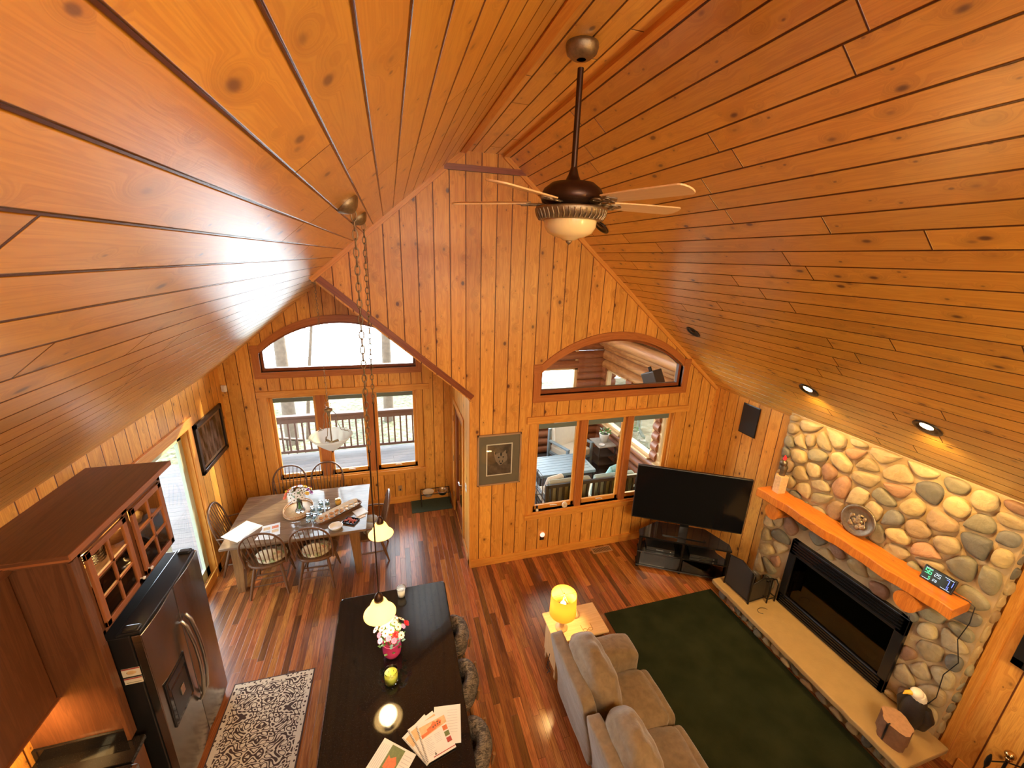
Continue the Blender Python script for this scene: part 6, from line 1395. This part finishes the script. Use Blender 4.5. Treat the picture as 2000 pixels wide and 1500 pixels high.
    mb.box((-.33,-.30,.32),(.33,.31,.38)); mb.build('frame', M['darkmetal'], t, bev=.004); cush(t, (0,.02,.44), (.30,.28,.07), M['clothgrey'], 'seat_cushion')
    t = thing('side_table', 'small dark shelved side table in the porch corner holding a white pot', 'side table', (4.35,7.35,zf)); mb = MB(); mb.box((-.21,-.24,.60),(.21,.24,.625)); mb.build('table_top', M['clothgrey'], t, bev=.003)
    for z in (.18,.38): mb = MB(); mb.box((-.20,-.23,z),(.20,.23,z+.02)); mb.build('shelf', M['darkmetal'], t)
    for x in (-.2,.18):
        for y in (-.23,.21): mb = MB(); mb.box((x,y,0),(x+.02,y+.02,.60)); mb.build('leg', M['darkmetal'], t)
    t = thing('potted_plant', 'green plant in a white pot on the porch side table', 'plant', (4.38,7.38,zf+.626)); mb = MB(); mb.lathe([(0,0),(.08,0),(.11,.17),(.115,.19),(.10,.19),(.075,.03),(0,.03)],22); mb.build('pot', M['porcelain'], t)
    mb = MB(); mb.lathe([(0,.16),(.098,.165)],16); mb.build('soil', M['soil'], t); mb = MB(); rr = random.Random(5)
    for i in range(34): a = rr.uniform(0,2*pi); e = rr.uniform(.3,1.3); d_ = V((cos(a)*cos(e),sin(a)*cos(e),sin(e))); c = V((0,0,.18))+d_*rr.uniform(.04,.12); s = d_.orthogonal().normalized(); mb.add([tuple(c), tuple(c+d_*.03+s*.022), tuple(c+d_*.07), tuple(c+d_*.03-s*.022)], [(0,1,2,3)])
    mb.build('leaves', M['greenleaf'], t)
    t = thing('white_saucer', 'small white saucer on the porch side table', 'saucer', (4.24,7.20,zf+.626)); mb = MB(); mb.lathe([(0,.0),(.04,0),(.065,.02),(.06,.02),(.035,.006),(0,.006)],20); mb.build('saucer_body', M['porcelain'], t)
    t = thing('wire_rack', 'tall black wire rack just outside the left pane of the porch window', 'rack', (2.02,5.40,zf)); mb = MB()
    for x in (-.12,.12):
        for y in (-.12,.12): mb.tube([(x,y,0),(x,y,1.20)],.007,6)
    for z in (.3,.6,.9,1.2):
        mb.tube([(-.12,-.12,z),(.12,-.12,z),(.12,.12,z),(-.12,.12,z)],.006,6, closed=True)
        for k in range(4): mb.tube([(-.08+k*.055,-.12,z),(-.08+k*.055,.12,z)],.004,5)
    mb.build('wire_frame', M['darkmetal'], t)
    t = thing('porch_speaker', 'dark wedge shaped speaker under the porch ceiling seen through the arched window', 'speaker', (4.20,5.62,2.42)); mb = MB(); mb.prism([(-.16,-.12),(.16,-.12),(.10,.14),(-.10,.14)], 0, .26); mb.build('cabinet_box', M['darkmetal'], t, bev=.01); t.rotation_euler = (rad(-25),0,rad(30))
    mb = MB(); mb.box((-.02,-.02,.20),(.02,.02,.34)); mb.build('bracket', M['black'], t)
porch()

# ------------------------------------------------------------------ deck, ground, lake and trees
def outdoors():
    mb = MB(); mb.box((XL-3.2,Y2+T,-.28),(XN+.02,9.70,-.14),g=0); mb.box((XL-3.2,2.6,-.28),(XL-T-.0,Y2+T,-.14),g=0); struct('floor', mb, M['deck'])
    t = thing('deck_railing', 'weathered deck railing with vertical balusters beyond the dining windows', 'railing', (-1.6,9.62,-.14))
    mb = MB(); mb.box((-4.1,9.56,.80),(XN,9.70,.84),g=0); mb.box((-4.1,9.60,.66),(XN,9.64,.80),g=0); mb.build('top_rail', M['rail'], t, world=True); mb = MB(); mb.box((-4.1,9.60,-.08),(XN,9.64,-.02),g=0); mb.build('bottom_rail', M['rail'], t, world=True)
    for i in range(34): x = -4.0+i*.145; mb = MB(); mb.box((x-.018,9.605,-.05),(x+.018,9.64,.70),g=2); mb.build('baluster', M['rail'], t, world=True)
    for x in (-4.1,-1.6,.85): mb = MB(); mb.box((x-.045,9.58,-.14),(x+.045,9.67,.80),g=2); mb.build('post', M['rail'], t, world=True)
    t = thing('stair_railing', 'small stair railing descending left of the deck', 'railing', (-4.0,10.2,-.6)); mb = MB(); mb.tube([(-3.6,9.9,.35),(-2.5,11.4,-.55)],.04,8); mb.build('handrail', M['rail'], t, world=True)
    for i in range(8): q = i/7; mb = MB(); mb.box((-3.6+1.1*q-.015,9.9+1.5*q-.015,-.45-.9*q),(-3.6+1.1*q+.015,9.9+1.5*q+.015,.35-.9*q),g=2); mb.build('baluster', M['rail'], t, world=True)
    # wooded bank down to the lake
    mb = MB(); n = 40; vs = []; Z = lambda x, y: -1.1-.035*max(0,y-10)+.25*mnoise.noise(V((x*.15,y*.15,0)))+(.10*max(0,-x-6))*.3
    for j in range(n+1):
        for i in range(n+1): x = -30+60*i/n; y = -12+30*j/n; vs.append((x,y,Z(x,y) if not (XL-.3 < x < 5.2 and y < 8.6) else -1.1))
    mb.add(vs, [(j*(n+1)+i, j*(n+1)+i+1, (j+1)*(n+1)+i+1, (j+1)*(n+1)+i) for j in range(n) for i in range(n)], None, True); o = mb.build('wooded_bank', M['ground']); o['kind'] = 'structure'
    mb = MB(); mb.box((-90,17.5,-1.9),(90,160,-1.7)); tag(mb.build('lake', M['water']), 'bright lake water beyond the trees', 'lake', kind='stuff')
    rr = random.Random(17)
    trees = [(-3.08,12.6,.16,12,'thick bare tree trunk outside the left of the dining window'),(-.30,14.2,.15,11,'tree trunk with a few green leaves outside the right of the dining window'),(-2.72,12.9,.05,7,'slim leaning sapling just right of the thick trunk outside the dining window'),
             (3.2,12.2,.20,11,'tree trunk seen through the left of the arched porch window'),(4.3,13.4,.05,8,'slim dark sapling seen through the arched porch window'),(6.9,12.4,.22,11,'tree beyond the right end of the porch'),(8.0,8.2,.25,12,'tree right of the porch beyond its side windows'),(8.6,5.0,.18,10,'tree closest to the house along the porch side'),
             (-7.5,8.2,.26,12,'tree on the lawn outside the patio slider'),(-9.0,5.6,.22,11,'second tree on the lawn outside the patio slider'),(-5.8,14.5,.22,12,'tree on the bank left of the deck'),(5.6,16.2,.22,12,'tree at the water edge behind the porch')]
    for i, (x, y, r, h, lab) in enumerate(trees):
        z0 = Z(x,y)-.1; t = thing('tree', lab, 'tree', (x,y,z0)); lean = (rr.uniform(-.3,.3), rr.uniform(-.2,.2)) if r > .1 else (.9,.1)
        mb = MB(); mb.tube([(0,0,0),(lean[0]*.2,lean[1]*.2,h*.25),(lean[0]*.6,lean[1]*.6,h*.6),(lean[0],lean[1],h)],[r*1.25,r,r*.7,r*.25],12); mb.build('trunk', M['bark'], t)
        mb = MB(); nb = 16 if r > .1 else 5
        for k in range(nb):
            f = rr.uniform(.28,.95); a = rr.uniform(0,2*pi); L = rr.uniform(1.2,3.0)*(1.2-f*.6)*(1 if r > .1 else .4); p = V((lean[0]*f,lean[1]*f,h*f)); q = p+V((cos(a)*L*.5,sin(a)*L*.5,L*.22)); e = p+V((cos(a)*L,sin(a)*L,L*.35+rr.uniform(0,.5)))
            mb.tube([p,q,e],[r*.28,r*.16,r*.05],6)
            for m_ in range(4): b = p.lerp(e, rr.uniform(.3,1)); mb.tube([b, b+V((rr.uniform(-.6,.6),rr.uniform(-.6,.6),rr.uniform(.0,.5)))],[r*.07,r*.02],4)
        mb.build('branches', M['bark'], t)
        if r > .15:
            mb = MB()
            for k in range(260 if i not in (6,7,5) else 700):
                f = rr.uniform(.32,1.0) if i != 1 else rr.uniform(.25,.8); a = rr.uniform(0,2*pi); L = rr.uniform(.3,2.4)*(1.2-f*.6); p = V((lean[0]*f+cos(a)*L, lean[1]*f+sin(a)*L, h*f+rr.uniform(-.2,.6))); d_ = V((rr.uniform(-1,1),rr.uniform(-1,1),rr.uniform(-1,1))).normalized(); s = d_.orthogonal().normalized(); w_ = rr.uniform(.05,.11)
                mb.add([tuple(p), tuple(p+d_*w_+s*w_*.6), tuple(p+d_*w_*2), tuple(p+d_*w_-s*w_*.6)], [(0,1,2,3)])
            o = mb.build('leaves', M['forestleaf'], t); o['kind'] = 'stuff'
outdoors()
